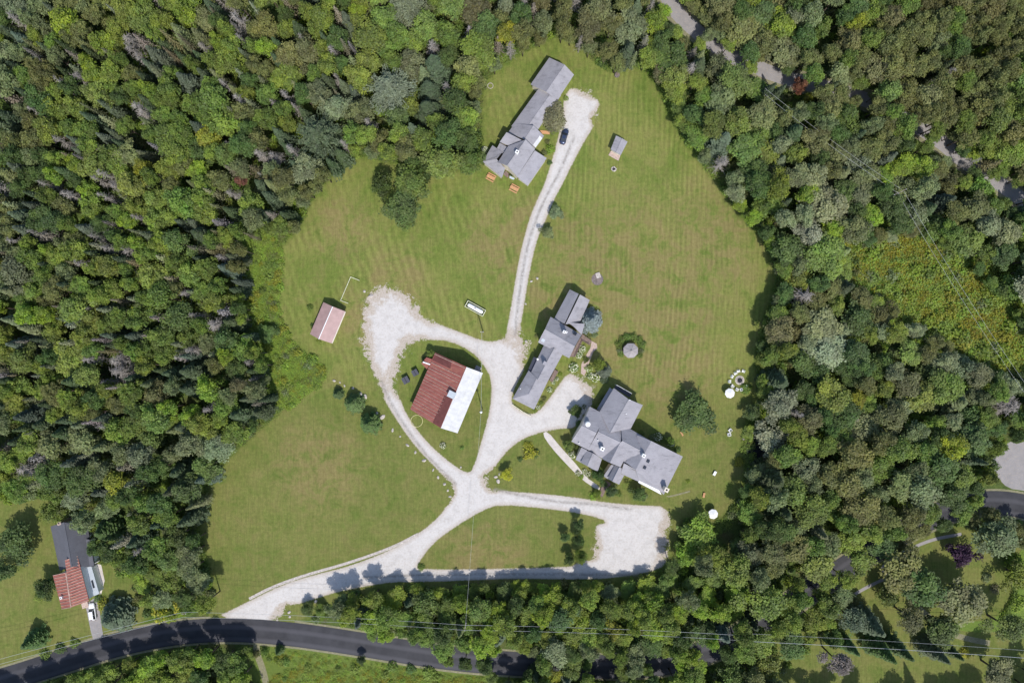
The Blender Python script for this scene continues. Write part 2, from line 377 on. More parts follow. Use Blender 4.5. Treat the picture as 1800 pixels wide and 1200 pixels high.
def soft_fn(q):
    s = np.zeros(len(q))
    for b in ((660,510,55),(635,600,45),(700,510,45),(740,540,30),(715,610,30),(700,660,30),(920,610,28),(1040,672,28),(1050,205,14),(1030,158,16),(650,660,30),(1170,950,35),(1040,960,22),(500,1080,20),(780,860,20),(860,845,18)):
        s = np.maximum(s, blob(q, *b))
    return s
CL = [W(smooth_line(l, 2, False)) for l in ([(905,590),(912,520),(925,440),(940,390),(960,345),(985,300),(1010,240)], [(870,860),(960,880),(1040,885),(1110,895)], [(1150,1010),(900,1008),(730,1010),(640,1015)], [(800,850),(740,790),(690,715),(670,670)])]
def dry_fn(q):
    s = np.zeros(len(q))
    for b in ((1130,500,120),(1040,450,70),(1250,420,80),(1180,640,70),(600,400,45),(880,430,50),(975,520,45),(700,495,45),(850,990,60),(640,560,40),(930,380,30),(1090,600,50),(560,820,60)):
        s = np.maximum(s, blob(q, *b)*1.0)
    return s
def track_fn(q):
    d = np.min([sd_line(q, l) for l in CL], 0); return np.exp(-(d/0.42)**2)

# ground sheet to the horizon
g = MB(); g.poly([(-900,-900,0),(900,-900,0),(900,900,0),(-900,900,0)])
tag(g.build('ground', M['floor']), kind='structure')
grid_sheet('lawn', lambda q: sd_poly(q, pC), (-96,84,-86,94), 0.8, 0.010, M['grass'], 2.2, {'dry': dry_fn})
grid_sheet('driveway', drive_sd, (-92,50,-85,80), 0.45, 0.030, M['gravel'], 3.2, {'soft': soft_fn, 'track': track_fn, 'dry': dry_fn})
def lawn2(name, pts, z=0.008, mat='grass', grow=1.8):
    p = W(smooth_line(pts, 2)); b = (p[:, 0].min()-2, p[:, 0].max()+2, p[:, 1].min()-2, p[:, 1].max()+2)
    return grid_sheet(name, lambda q: sd_poly(q, p), b, 1.0, z, M[mat], grow)
lawn2('lawn', [(-90,860),(0,880),(60,872),(115,880),(140,930),(175,985),(225,1000),(255,1060),(265,1095),(150,1140),(0,1190),(-90,1220)])
lawn2('lawn', [(1340,1250),(1320,1120),(1420,1090),(1490,1050),(1470,1010),(1520,960),(1580,955),(1640,925),(1700,925),(1760,945),(1870,970),(1870,1250)])
flat('meadow', [(430,1122),(640,1140),(800,1165),(1000,1190),(1300,1170),(1340,1250),(430,1270)], 0.006, M['meadow'])
flat('meadow', [(1420,430),(1560,390),(1700,420),(1800,480),(1900,560),(1900,700),(1760,680),(1640,610),(1520,560),(1440,500)], 0.006, M['meadow'])
flat('tall_grass', [(435,380),(505,400),(500,520),(515,600),(580,640),(580,680),(490,740),(450,700),(430,590),(415,480)], 0.006, M['tallgrass'])
ROAD = [(-80,1215),(0,1197),(100,1165),(200,1133),(300,1112),(400,1105),(500,1112),(600,1126),(700,1143),(800,1158),(900,1166),(1000,1170),(1100,1172),(1180,1165),(1260,1140),(1330,1100),(1430,1035),(1540,962),(1640,905),(1720,882),(1790,885),(1860,910),(1930,960)]
ribbon('road_verge', ROAD, 8.2, 0.014, M['verge'])
ribbon('road', ROAD, 7.0, 0.040, M['asphalt'])
GR = [(1150,-60),(1170,-10),(1190,25),(1232,62),(1272,92),(1320,114),(1370,135),(1440,152),(1520,172),(1600,215),(1650,245),(1695,285),(1745,315),(1800,352),(1880,420)]
ribbon('gravel_road_verge', GR, 6.6, 0.012, M['verge'])
ribbon('gravel_road', GR, 4.3, 0.020, M['gravel_plain'])
flat('gravel_road', [(1740,818),(1752,795),(1772,774),(1792,782),(1850,750),(1900,790),(1900,880),(1800,862),(1772,858),(1752,838)], 0.024, M['gravel_plain'], it=1)
flat('path', [(953,762),(962,757),(985,785),(1010,812),(1030,838),(1056,856),(1052,862),(1022,842),(995,815),(968,785)], 0.034, M['path'], it=1)
flat('path', [(150,1062),(172,1046),(176,1080),(183,1128),(167,1134),(160,1110)], 0.030, M['gravel_plain'], it=0)
flat('path', [(168,990),(178,992),(184,1020),(178,1044),(168,1042)], 0.026, M['path'], it=0)
flat('paving', [(1040,599),(1049,604),(1050,612),(1043,618),(1036,636),(1031,652),(1027,660),(1021,656),(1022,640),(1030,625),(1038,611)], 0.034, M['brick'], it=0)
ribbon('path', [(450,1125),(452,1150),(462,1175),(470,1210),(472,1250)], 1.9, 0.022, M['verge'])
ribbon('path', [(1075,870),(1090,873),(1107,876),(1150,876),(1180,872),(1213,863)], 0.45, 0.026, M['verge'])
flat('garden_bed', [(1788,962),(1830,950),(1880,1000),(1880,1120),(1800,1120),(1755,1108),(1700,1112),(1665,1098),(1690,1092),(1745,1090),(1778,1062),(1792,1020)], 0.026, M['tallgrass'])
ribbon('path', [(1570,1010),(1530,1028),(1500,1045)], 0.9, 0.030, M['gravel_plain'])
ribbon('path', [(1560,1010),(1545,995),(1625,950),(1690,938)], 0.9, 0.026, M['gravel_plain'])
ribbon('path', [(1615,1068),(1640,1090),(1660,1110),(1700,1122),(1740,1130)], 1.6, 0.026, M['verge'])
flat('pond', [(1312,770),(1330,750),(1370,745),(1400,760),(1395,800),(1370,825),(1330,828),(1312,805)], 0.020, M['water'])
ribbon('retaining_edge', [(438,1052),(480,1030),(540,1009),(610,990),(690,962),(735,938)], 0.8, 0.045, M['stone'])

# ------------------------------------------------------------------ buildings
def slab(pts, mb, t=0.18):
    # pts: 3D polygon, made counter-clockwise seen from above
    a = sum(pts[i].x*pts[(i+1) % len(pts)].y-pts[(i+1) % len(pts)].x*pts[i].y for i in range(len(pts)))
    if a < 0: pts = pts[::-1]
    mb.prism(pts, t)
def slab_obj(name, Z, pts, mat, parent, t=0.18):
    mb = MB(); slab([P(*Z(x, y), z) for x, y, z in pts], mb, t); return mb.build(name, mat, parent)
def wall_ring(foot, tops, mat, parent, name='wall'):
    mb = MB(); n = len(foot)
    bot = [Vector((p.x, p.y, 0)) for p in foot]; top = [Vector((p.x, p.y, z)) for p, z in zip(foot, tops)]
    mb.mesh_add(bot+top, [(i, (i+1) % n, n+(i+1) % n, n+i) for i in range(n)]); return mb.build(name, mat, parent)
def add_windows(parent, a, b, zb, zt, off, n, kind='white'):
    a = Vector((a.x, a.y, 0)); b = Vector((b.x, b.y, 0)); d = (b-a).normalized(); L = (b-a).length
    nrm = Vector((d.y, -d.x, 0))*off; rz = math.atan2(d.y, d.x)
    for i in range(n):
        c = a+d*(L*(i+.5)/n)+nrm*0.05; c.z = (zb+zt)/2
        f = MB()
        for dx, dz, sx, sz in ((0, (zt-zb)/2, 1.1, .1), (0, -(zt-zb)/2, 1.1, .1), (-.5, 0, .1, zt-zb), (.5, 0, .1, zt-zb), (0, 0, .92, .05)):
            f.box(c+d*dx+Vector((0, 0, dz)), (sx, .10, sz), rz)
        w_ = f.build('window', M[kind], parent)
        g_ = MB(); g_.box(c-nrm*0.02, (.9, .04, zt-zb-.1), rz); g_.build('pane', M['glass'], w_)
def block(Z, pts, zs, parent, roof='shingle', wall='cream', hip=(0, 0), t=0.2, win=True, inset=.4):
    """six apparent roof points eL0,r0,eR0,eL1,r1,eR1; heights (left eave, ridge, right eave)"""
    zL, zr, zR = zs
    hs = (zL, zr, zR, zL, zr, zR)
    eL0, r0, eR0, eL1, r1, eR1 = [P(*Z(x, y), z) for (x, y), z in zip(pts, hs)]
    mb = MB(); slab([eL0, r0, r1, eL1], mb, t); slab([r0, eR0, eR1, r1], mb, t)
    if hip[0]: slab([eL0, r0, eR0], mb, t)
    if hip[1]: slab([eL1, r1, eR1], mb, t)
    rf = mb.build('roof', M[roof], parent)
    cap = MB(); cap.tube(r0+Vector((0, 0, .02)), r1+Vector((0, 0, .02)), .09, n=5); cap.build('ridge_cap', M[roof], rf)
    def ins(p, other_end, cross):
        u = (other_end-p); u.z = 0; u.normalize(); v = (cross-p); v.z = 0; v.normalize()
        return p+u*inset+v*inset
    a = ins(eL0, eL1, eR0); b = ins(eR0, eR1, eL0); c = ins(eR1, eR0, eL1); d = ins(eL1, eL0, eR1)
    foot = [a]; top = [zL-t+.1]
    def add(p, z): foot.append(p); top.append(z)
    if not hip[0]:
        u = (r1-r0).normalized(); add(r0+u*inset, zr-t+.05)
    add(b, zR-t+.1); add(c, zR-t+.1)
    if not hip[1]:
        u = (r0-r1).normalized(); add(r1+u*inset, zr-t+.05)
    add(d, zL-t+.1)
    wall_ring(foot, top, M[wall], parent)
    if win:
        for p, q, z, s in ((a, d, zL, 1), (b, c, zR, -1)):
            L = Vector((p.x-q.x, p.y-q.y)).length; n = int(L//3.2)
            cx = (a+b+c+d)/4; dd = (q-p); nn = Vector((dd.y, -dd.x, 0)); s = 1 if nn.dot((p+q)/2-cx) > 0 else -1
            if n: add_windows(parent, p, q, 1.0, min(2.2, z-.5), s, n)
            if n and z > 4.8: add_windows(parent, p, q, 3.5, 4.4, s, n)
    return rf
def shed_roof(Z, pts, parent, roof='shingle', wall='cream', t=.18, walls=True, name='roof', inset=.35):
    o = slab_obj(name, Z, pts, M[roof], parent, t)
    if walls:
        w_ = [P(*Z(x, y), z) for x, y, z in pts]; c = sum(w_, Vector())/len(w_)
        foot = []; 
        for p in w_:
            v = Vector((c.x-p.x, c.y-p.y, 0)); v.normalize(); foot.append(p+v*inset*1.4)
        wall_ring(foot, [p.z-t+.05 for p in w_], M[wall], parent)
    return o
def chimney(Z, x, y, zt, zb, s, parent, mat='white', rz=R_(-28), hole=True, name='chimney'):
    s *= .82; p = P(*Z(x, y), zt); mb = MB(); mb.box((p.x, p.y, (zt+zb)/2), (s, s, zt-zb), rz); mb.box((p.x, p.y, zt+.05), (s*1.15, s*1.15, .1), rz)
    o = mb.build(name, M[mat], parent)
    if hole:
        h = MB(); h.box((p.x, p.y, zt+.13), (s*.45, s*.45, .06), rz); h.build('flue', M['dark'], o)
    return o
def vent(Z, x, y, zt, parent, r=.16, mat='white', h=.9):
    p = P(*Z(x, y), zt); mb = MB(); mb.lathe([(r, -h), (r, 0), (r*.6, .05)], p, 8); return mb.build('roof_vent', M[mat], parent)
def skylight(Z, x, y, z, s, parent, tilt=(0, 0, 0), mat='glass', size=None):
    p = P(*Z(x, y), z); mb = MB(); q = Matrix.Rotation(R_(-28), 4, 'Z') @ Matrix.Rotation(tilt[0], 4, 'Y') @ Matrix.Rotation(tilt[1], 4, 'X')
    mb.box(p, (s, s, .2), M=q); return mb.build('skylight', M[mat], parent)

ID = lambda x, y: (x, y)
ZA = ZT(845,210,10); ZB = ZT(910,90,10); ZC = ZT(890,590,9.227); ZD = ZT(930,500,8.571); ZE = ZT(1000,670,9.231); ZF = ZT(1080,740,9.231)
ZG = ZT(1000,760,9.231); ZH = ZT(715,610,7.742); ZI = ZT(80,900,5.457); ZJ = ZT(630,480,6); ZK = ZT(840,740,7.5); ZL_ = ZT(1100,740,6)
ZM = ZT(920,180,4.615); ZN = ZT(1260,640,17.14); ZO = ZT(980,570,10); ZP = ZT(0,1000,4); ZQ = ZT(520,470,7.056); ZR = ZT(560,640,5); Z1 = ZT(820,80,4.287)

def base(px, py): p = P(px, py, 0); return p
# --- north farmhouse
h1 = empty('farmhouse', (0, 0, 0), 0, 'long grey-shingled farmhouse with attached garage at the top end of the driveway', 'house')
block(ZB, [(555,115),(825,240),(990,415),(228,585),(500,715),(690,870)], (3.6,6.0,3.2), h1)
block(ID, [(946,157),(971,160),(986,168),(899,222),(922,230),(940,236)], (3.2,4.7,3.2), h1)
block(ZA, [(600,70),(925,105),(1112,290),(478,235),(770,350),(960,500)], (3.4,5.7,3.3), h1)
shed_roof(ZA, [(455,225,6.2),(752,380,6.6),(660,530,5.3),(335,397,4.6)], h1)
shed_roof(ZA, [(335,412,4.0),(540,530,4.9),(375,595,4.8),(278,522,3.7)], h1)
block(ZA, [(480,470),(790,355),(955,520),(300,755),(465,810),(640,1005)], (5.4,7.8,5.2), h1)
shed_roof(ZA, [(950,545,4.6),(1160,680,3.0),(825,1163,3.0),(640,1008,4.6)], h1)
shed_roof(ZA, [(205,455,3.2),(378,575,4.7),(278,697,4.9),(35,742,3.2)], h1)
shed_roof(ZA, [(35,742,3.2),(278,697,4.9),(430,860,4.7),(375,1020,3.2)], h1)
slab_obj('roof_panel', ZA, [(1003,252,4.15),(1085,330,3.62),(965,495,3.62),(885,415,4.15)], M['whitemetal'], h1, .08)
chimney(ZA, 640, 570, 8.7, 5, 1.0, h1, 'white')
mb = MB(); mb.prism([P(*ZA(x, y), .5) for x, y in [(440,900),(505,960),(480,1030),(400,965)]][::-1], .45); mb.build('porch_deck', M['wood'], h1)
shed_roof(ZA, [(510,990,2.7),(600,1035,2.7),(575,1060,2.4),(505,1030,2.4)], h1, 'skyblue', walls=False, name='awning')
mb = MB()
for x, y in [(1045,205),(1200,205),(1200,255),(1045,250)]: pass
mb.prism([P(*ZA(x, y), .35) for x, y in [(1040,190),(1220,205),(1215,262),(1045,245)]][::-1], .3); mb.build('entry_deck', M['orange_wood'], h1)
# --- middle house
h2 = empty('guest_house', (0, 0, 0), 0, 'grey-shingled house of three stepped wings beside the fork of the gravel driveway', 'house')
block(ZC, [(622,127),(774,202),(917,292),(392,612),(508,712),(655,770)], (3.6,5.8,3.8), h2)
block(ZC, [(362,560),(495,685),(667,750),(100,1020),(362,945),(450,1195)], (3.3,5.5,3.5), h2, hip=(0, 1))
shed_roof(ZC, [(445,340,2.6),(515,370,3.0),(385,618,3.0),(343,572,2.6)], h2, 'slate', 'greywall', name='lean_to_roof')
block(ZD, [(325,485),(240,670),(135,870),(790,757),(690,930),(605,1108)], (5.0,7.8,5.0), h2)
shed_roof(ZD, [(612,75,3.6),(748,140,5.6),(535,590,5.6),(375,520,3.6)], h2)
shed_roof(ZD, [(768,150,6.2),(914,235,3.8),(770,560,3.8),(548,600,6.2)], h2)
shed_roof(ZD, [(590,570,5.6),(838,592,5.15),(793,757,5.2),(680,640,5.5)], h2)
chimney(ZD, 530, 712, 8.9, 6.0, .8, h2, 'white'); chimney(ZD, 562, 718, 8.6, 6.0, .6, h2, 'white')
skylight(ZD, 212, 838, 5.75, 1.0, h2, (0, R_(26)), 'skyblue'); skylight(ZD, 692, 735, 6.05, 1.0, h2, (0, R_(-26)))
chimney(ZC, 628, 445, 6.9, 4.5, 1.1, h2, 'shingle', hole=False, name='dormer'); vent(ZC, 228, 858, 4.9, h2); vent(ZC, 508, 380, 4.6, h2, .3)
mb = MB(); mb.prism([P(*ZC(x, y), .6) for x, y in [(785,545),(845,580),(745,755),(700,725)]][::-1], .5); mb.build('side_porch', M['wood'], h2)
mb = MB()
mb.prism([P(*ZD(x, y), .75) for x, y in [(795,745),(945,850),(915,910),(780,825)]][::-1], .12)
mb.prism([P(*ZD(x, y), .751) for x, y in [(778,790),(800,845),(690,1090),(610,1085)]][::-1], .12)
dk = mb.build('boardwalk', M['wood'], h2)
mb = MB()
for a, b in (((800,745),(945,848)),((790,835),(912,908)),((805,850),(692,1088))):
    p, q = P(*ZD(*a), 1.6), P(*ZD(*b), 1.6)
    for zz in (1.6, 1.2): mb.tube((p.x, p.y, zz), (q.x, q.y, zz), .05, n=4)
    for k in range(5):
        c = p.lerp(q, k/4); mb.tube((c.x, c.y, .1), (c.x, c.y, 1.6), .05, n=4)
mb.build('railing', M['wood'], h2)
# --- large inn
h3 = empty('inn', (0, 0, 0), 0, 'largest grey-shingled house with many gables on the lawn right of the driveway', 'house')
block(ZE, [(730,110),(970,290),(1200,385),(500,490),(668,832),(1005,765)], (5.2,7.9,5.2), h3)
block(ZE, [(340,410),(210,720),(40,975),(600,545),(450,835),(310,1110)], (5.2,8.3,5.2), h3)
block(ZE, [(560,540),(476,815),(310,1110),(930,760),(840,990),(560,1262)], (5.2,8.0,5.2), h3, win=False)
block(ZF, [(100,35),(130,318),(-120,560),(600,325),(492,510),(330,740)], (5.1,8.35,6.0), h3, win=False)
shed_roof(ZG, [(835,163,8.0),(665,490,7.7),(540,427,5.4),(700,110,5.6)], h3, walls=False)
shed_roof(ZG, [(835,163,8.0),(665,490,7.7),(838,560,6.4),(1000,240,6.6)], h3, inset=.6)
# east wing: steep strip, shallow plane, west slope
shed_roof(ZF, [(600,322,8.6),(742,392,7.7),(532,832,7.7),(345,785,8.6)], h3, walls=False)
E2 = [(742,392,7.7),(1110,572,4.9),(800,1192,4.9),(712,1112,5.3),(532,832,7.7)]
shed_roof(ZF, E2, h3)
shed_roof(ZF, [(600,322,8.6),(345,785,8.6),(185,670,6.6),(375,225,6.0)], h3, walls=False)
shed_roof(ZF, [(345,785,8.3),(532,832,7.6),(712,1112,5.3),(400,962,5.3)], h3, walls=False)
slab_obj('white_eave', ZF, [(400,960,5.15),(720,1110,5.1),(765,1192,4.2),(385,992,4.4)], M['white'], h3, .1)
shed_roof(ZF, [(155,680,6.9),(352,785,6.9),(405,955,5.0),(385,975,4.9),(105,850,4.9)], h3)
for A in ([(285,288),(388,332),(482,388),(190,485),(297,541),(380,590)], [(742,528),(820,560),(880,590),(632,748),(705,790),(752,815)]):
    block(ZG, A, (5.0,6.4,5.0), h3, win=False)
for A in ([(205,240,4.9),(296,288,5.2),(196,487,4.3),(108,440,4.0)], [(478,386,4.7),(535,430,4.5),(470,627,3.9),(380,590,4.1)], [(690,520,4.6),(742,535,4.8),(630,752,4.2),(560,705,4.0)], [(832,665,4.6),(897,692,4.3),(815,842,3.9),(752,812,4.2)]):
    shed_roof(ZG, A, h3)
chimney(ZG, 545, 265, 8.9, 5.5, 1.1, h3); chimney(ZF, 478, 560, 9.9, 7, 1.0, h3); chimney(ZF, 848, 1115, 8.2, 0, 1.3, h3, 'cream')
skylight(ZF, 547, 648, 8.22, .85, h3, (R_(20), 0)); skylight(ZF, 492, 752, 8.22, .85, h3, (R_(20), 0))
p = P(*ZE(310, 695), 8.9); mb = MB(); mb.lathe([(.75, -1.9), (.75, -.2), (.6, 0), (.3, .12), (.05, .15)], p, 16); mb.build('water_tank', M['white'], h3, smooth=False)
for z_, x, y, h_ in ((ZE, 165, 1003, 6.3), (ZE, 990, 303, 8.2), (ZE, 470, 955, 7.6), (ZE, 932, 525, 7.4)): vent(z_, x, y, h_, h3)
slab_obj('balcony', ZE, [(770,55,3.2),(1020,195,3.2),(985,262,3.2),(735,108,3.2)], M['slate'], h3, .15)
slab_obj('stair_roof', ZE, [(665,100,3.0),(712,138,3.4),(498,485,3.4),(455,448,3.0)], M['shingle'], h3, .15)
mb = MB()
for x, y in ((775,62),(1010,195),(890,128)):
    q = P(*ZE(x, y), 3.0); mb.tube((q.x, q.y, 0), (q.x, q.y, 4.1), .07, n=5)
a, b = P(*ZE(772, 56), 4.1), P(*ZE(1018, 196), 4.1); mb.tube(a, b, .06, n=5)
mb.build('balcony_rail', M['white'], h3)
mb = MB(); mb.prism([P(*ZG(x, y), .4) for x, y in [(600,775),(690,830),(600,930),(545,1045),(490,1030),(520,900)]][::-1], .35); mb.build('entrance_ramp', M['wood'], h3)
# --- barn
bn = empty('barn', (0, 0, 0), 0, 'big barn with rusty red and white metal roof inside the driveway loop', 'barn')
block(ZH, [(388,72),(810,268),(1035,352),(45,845),(462,1098),(690,1168)], (3.4,7.6,4.4), bn, 'rust', 'barnwall')
slab_obj('white_roof_sheet', ZH, [(813,270,7.68),(1036,352,4.48),(691,1169,4.48),(464,1100,7.68)], M['whitemetal'], bn, .06)
def bl(u, v):   # point on the red slope, u along eave (0..1), v up the slope
    a = P(*ZH(388,72), 3.4).lerp(P(*ZH(45,845), 3.4), u); b = P(*ZH(810,268), 7.6).lerp(P(*ZH(462,1098), 7.6), u); return a.lerp(b, v)
rs = MB()
for k in range(20):
    u = (k+.5)/20+rnd.uniform(-.006, .006); v0 = 0.0 if k != 4 else .05; v1 = .97 if k < 10 else (.78 if k < 17 else .74)
    if k in (1, 2): continue
    wdt = rnd.choice((.05, .07, .10, .13)) if k < 9 else rnd.choice((.05, .06, .08))
    a = bl(u, v0)+Vector((0, 0, .05)); b = bl(u, v1)+Vector((0, 0, .05)); rs.tube(a, b, wdt, wdt*.8, 4)
rs.build('roof_seams', M['seam'], bn)
up = Vector((0, 0, .04))
mb = MB(); slab([bl(.53, .74)+up, bl(.53, .985)+up, bl(.995, .985)+up, bl(.995, .74)+up], mb, .03); mb.build('roof_patch', M['darkred'], bn)
mb = MB(); slab([bl(.0, .02)+up, bl(.0, .55)+up, bl(.13, .60)+up, bl(.13, .02)+up], mb, .03); mb.build('roof_patch', M['darkred'], bn)
w0, w1, w2, w3 = P(*ZH(813,270), 7.70), P(*ZH(464,1100), 7.70), P(*ZH(1036,352), 4.50), P(*ZH(691,1169), 4.50)
mb = MB()
for k in range(1, 15): mb.tube(w0.lerp(w1, k/15), w2.lerp(w3, k/15), .022, n=4)
mb.tube(w0.lerp(w2, .5), w1.lerp(w3, .5), .02, n=4); mb.build('roof_seams', M['whitemetal'], bn)
c = bl(.47, .93); mb = MB(); mb.box((c.x, c.y, 7.5), (1.9, 1.6, 1.6), R_(-26)); cup = mb.build('dormer', M['barnwall'], bn)
mb = MB(); mb.box((c.x, c.y, 8.38), (2.2, 1.9, .12), R_(-26)); mb.build('dormer_roof', M['skyblue'], cup)
shed_roof(ZH, [(268,138,2.9),(350,165,3.2),(275,300,3.2),(198,222,2.9)], bn, 'rust', 'barnwall')
slab_obj('flashing', ZH, [(222,195,3.35),(350,238,3.45),(345,254,3.45),(216,210,3.35)], M['white'], bn, .04)
mb = MB(); q = P(*ZH(968, 292), 1.2); mb.box((q.x, q.y, .6), (1.7, 1.3, 1.2), R_(-24)); mb.box((q.x, q.y, 1.25), (.9, .7, .1), R_(-24)); mb.build('coal_bin', M['greywall'], bn)
# --- pink shed
ps = empty('shed', (0, 0, 0), 0, 'long shed with faded pink metal roof on the left lawn', 'shed')
block(ZQ, [(342,430),(457,485),(612,545),(175,825),(283,887),(445,940)], (2.7,4.2,2.7), ps, 'pink', 'cream')
a, b = P(*ZQ(457,485), 4.3), P(*ZQ(283,887), 4.3); mb = MB(); mb.tube(a, b, .13, n=6); mb.build('ridge_flashing', M['white'], ps)
a, b = P(*ZQ(614,550), 2.6), P(*ZQ(450,938), 2.6); mb = MB(); mb.tube(a, b, .16, n=6); mb.build('gutter', M['cream'], ps)
# --- small shed
ss = empty('garden_shed', (0, 0, 0), 0, 'small grey-roofed garden shed with a wooden ramp on the upper lawn', 'shed')
block(ZM, [(752,270),(800,292),(845,320),(708,382),(750,405),(790,428)], (2.7,3.2,2.7), ss, win=False)
mb = MB(); mb.prism([P(*ZM(x, y), .25) for x, y in [(712,390),(788,428),(772,474),(690,428)]], .2); mb.build('ramp', M['brick'], ss)
# --- gazebo
gc = P(*ZO(1288, 460), 2.6)
gz = empty('gazebo', (gc.x, gc.y, 0), 0, 'eight-sided gazebo with weathered wooden roof inside a ring of shrubs', 'gazebo')
mb = MB(); rr = 2.25
for k in range(8):
    t0, t1 = math.pi/8+k*math.pi/4, math.pi/8+(k+1)*math.pi/4
    mb.poly([(rr*math.cos(t0), rr*math.sin(t0), 2.5), (rr*math.cos(t1), rr*math.sin(t1), 2.5), (0, 0, 3.5)])
mb.build('roof', M['wood_shingle'], gz)
mb = MB()
for k in range(8):
    t0 = math.pi/8+k*math.pi/4; mb.tube((rr*math.cos(t0), rr*math.sin(t0), 2.53), (0, 0, 3.53), .045, n=4)
mb.lathe([(.18, 3.45), (.16, 3.7), (.04, 3.85)], n=8); mb.build('roof_ribs', M['greywall'], gz)
for k in range(8):
    t0 = math.pi/8+k*math.pi/4; mb = MB(); mb.tube((1.95*math.cos(t0), 1.95*math.sin(t0), .1), (1.95*math.cos(t0), 1.95*math.sin(t0), 2.55), .08, n=6); mb.build('post', M['greywall'], gz)
mb = MB(); mb.lathe([(2.1, .02), (2.1, .25)], n=8); mb.build('floor', M['wood'], gz)
# --- neighbour house
nh = empty('red_roofed_house', (0, 0, 0), 0, 'neighbour house with rusty red striped roof and dark wing at bottom left', 'house')
block(ZI, [(48,135),(178,95),(405,140),(135,560),(255,520),(462,520)], (3.0,7.2,2.8), nh, 'shingle_dark', 'white')
block(ZI, [(290,235),(420,262),(440,270),(330,540),(465,505),(470,512)], (3.6,3.6,3.2), nh, 'shingle_dark', 'white', win=False)
# striped red roof
shed_roof(ZI, [(185,455,7.2),(305,415,5.8),(418,848,5.8),(245,910,7.2)], nh, 'rust', 'white')
shed_roof(ZI, [(70,605,5.2),(195,578,7.2),(245,910,7.2),(155,925,5.2)], nh, 'rust', 'white')
rs = MB()
A0, A1, B0, B1 = P(*ZI(185,455), 7.25), P(*ZI(245,910), 7.25), P(*ZI(305,415), 5.85), P(*ZI(418,848), 5.85)
for k in range(17):
    u = (k+.2)/16.6; rs.tube(A0.lerp(A1, u), B0.lerp(B1, u), .10, n=4)
C0, C1 = P(*ZI(195,578), 7.25), P(*ZI(72,605), 5.25); D0, D1 = P(*ZI(245,910), 7.25), P(*ZI(155,925), 5.25)
for k in range(12):
    u = k/11; rs.tube(C0.lerp(D0, u), C1.lerp(D1, u), .10, n=4)
rs.tube(C0, D0, .16, n=5); rs.build('roof_seams', M['seam'], nh)
shed_roof(ZI, [(308,420,4.6),(342,428,4.2),(370,530,4.2),(345,540,4.6)], nh, 'skyblue', 'white')
shed_roof(ZI, [(340,545,3.4),(440,515,2.8),(515,780,2.8),(440,812,3.4)], nh, 'skyblue', 'white')
shed_roof(ZI, [(368,622,3.8),(398,606,3.6),(445,790,3.6),(418,800,3.8)], nh, 'slate', 'white', walls=False, name='dark_roof_strip')
slab_obj('skylight', ZI, [(436,655,3.15),(452,650,3.1),(472,722,3.1),(455,728,3.15)], M['glass'], nh, .08)
chimney(ZI, 130, 105, 6.2, 0, 1.1, nh, 'brick', R_(15)); chimney(ZI, 148, 820, 6.6, 4, .7, nh, 'white', R_(15)); vent(ZI, 293, 205, 5.0, nh, .15)
mb = MB(); q = P(*ZI(368, 890), 1); mb.box((q.x, q.y, .3), (1.9, 2.0, .6), R_(15)); mb.build('porch_step', M['brick'], nh)

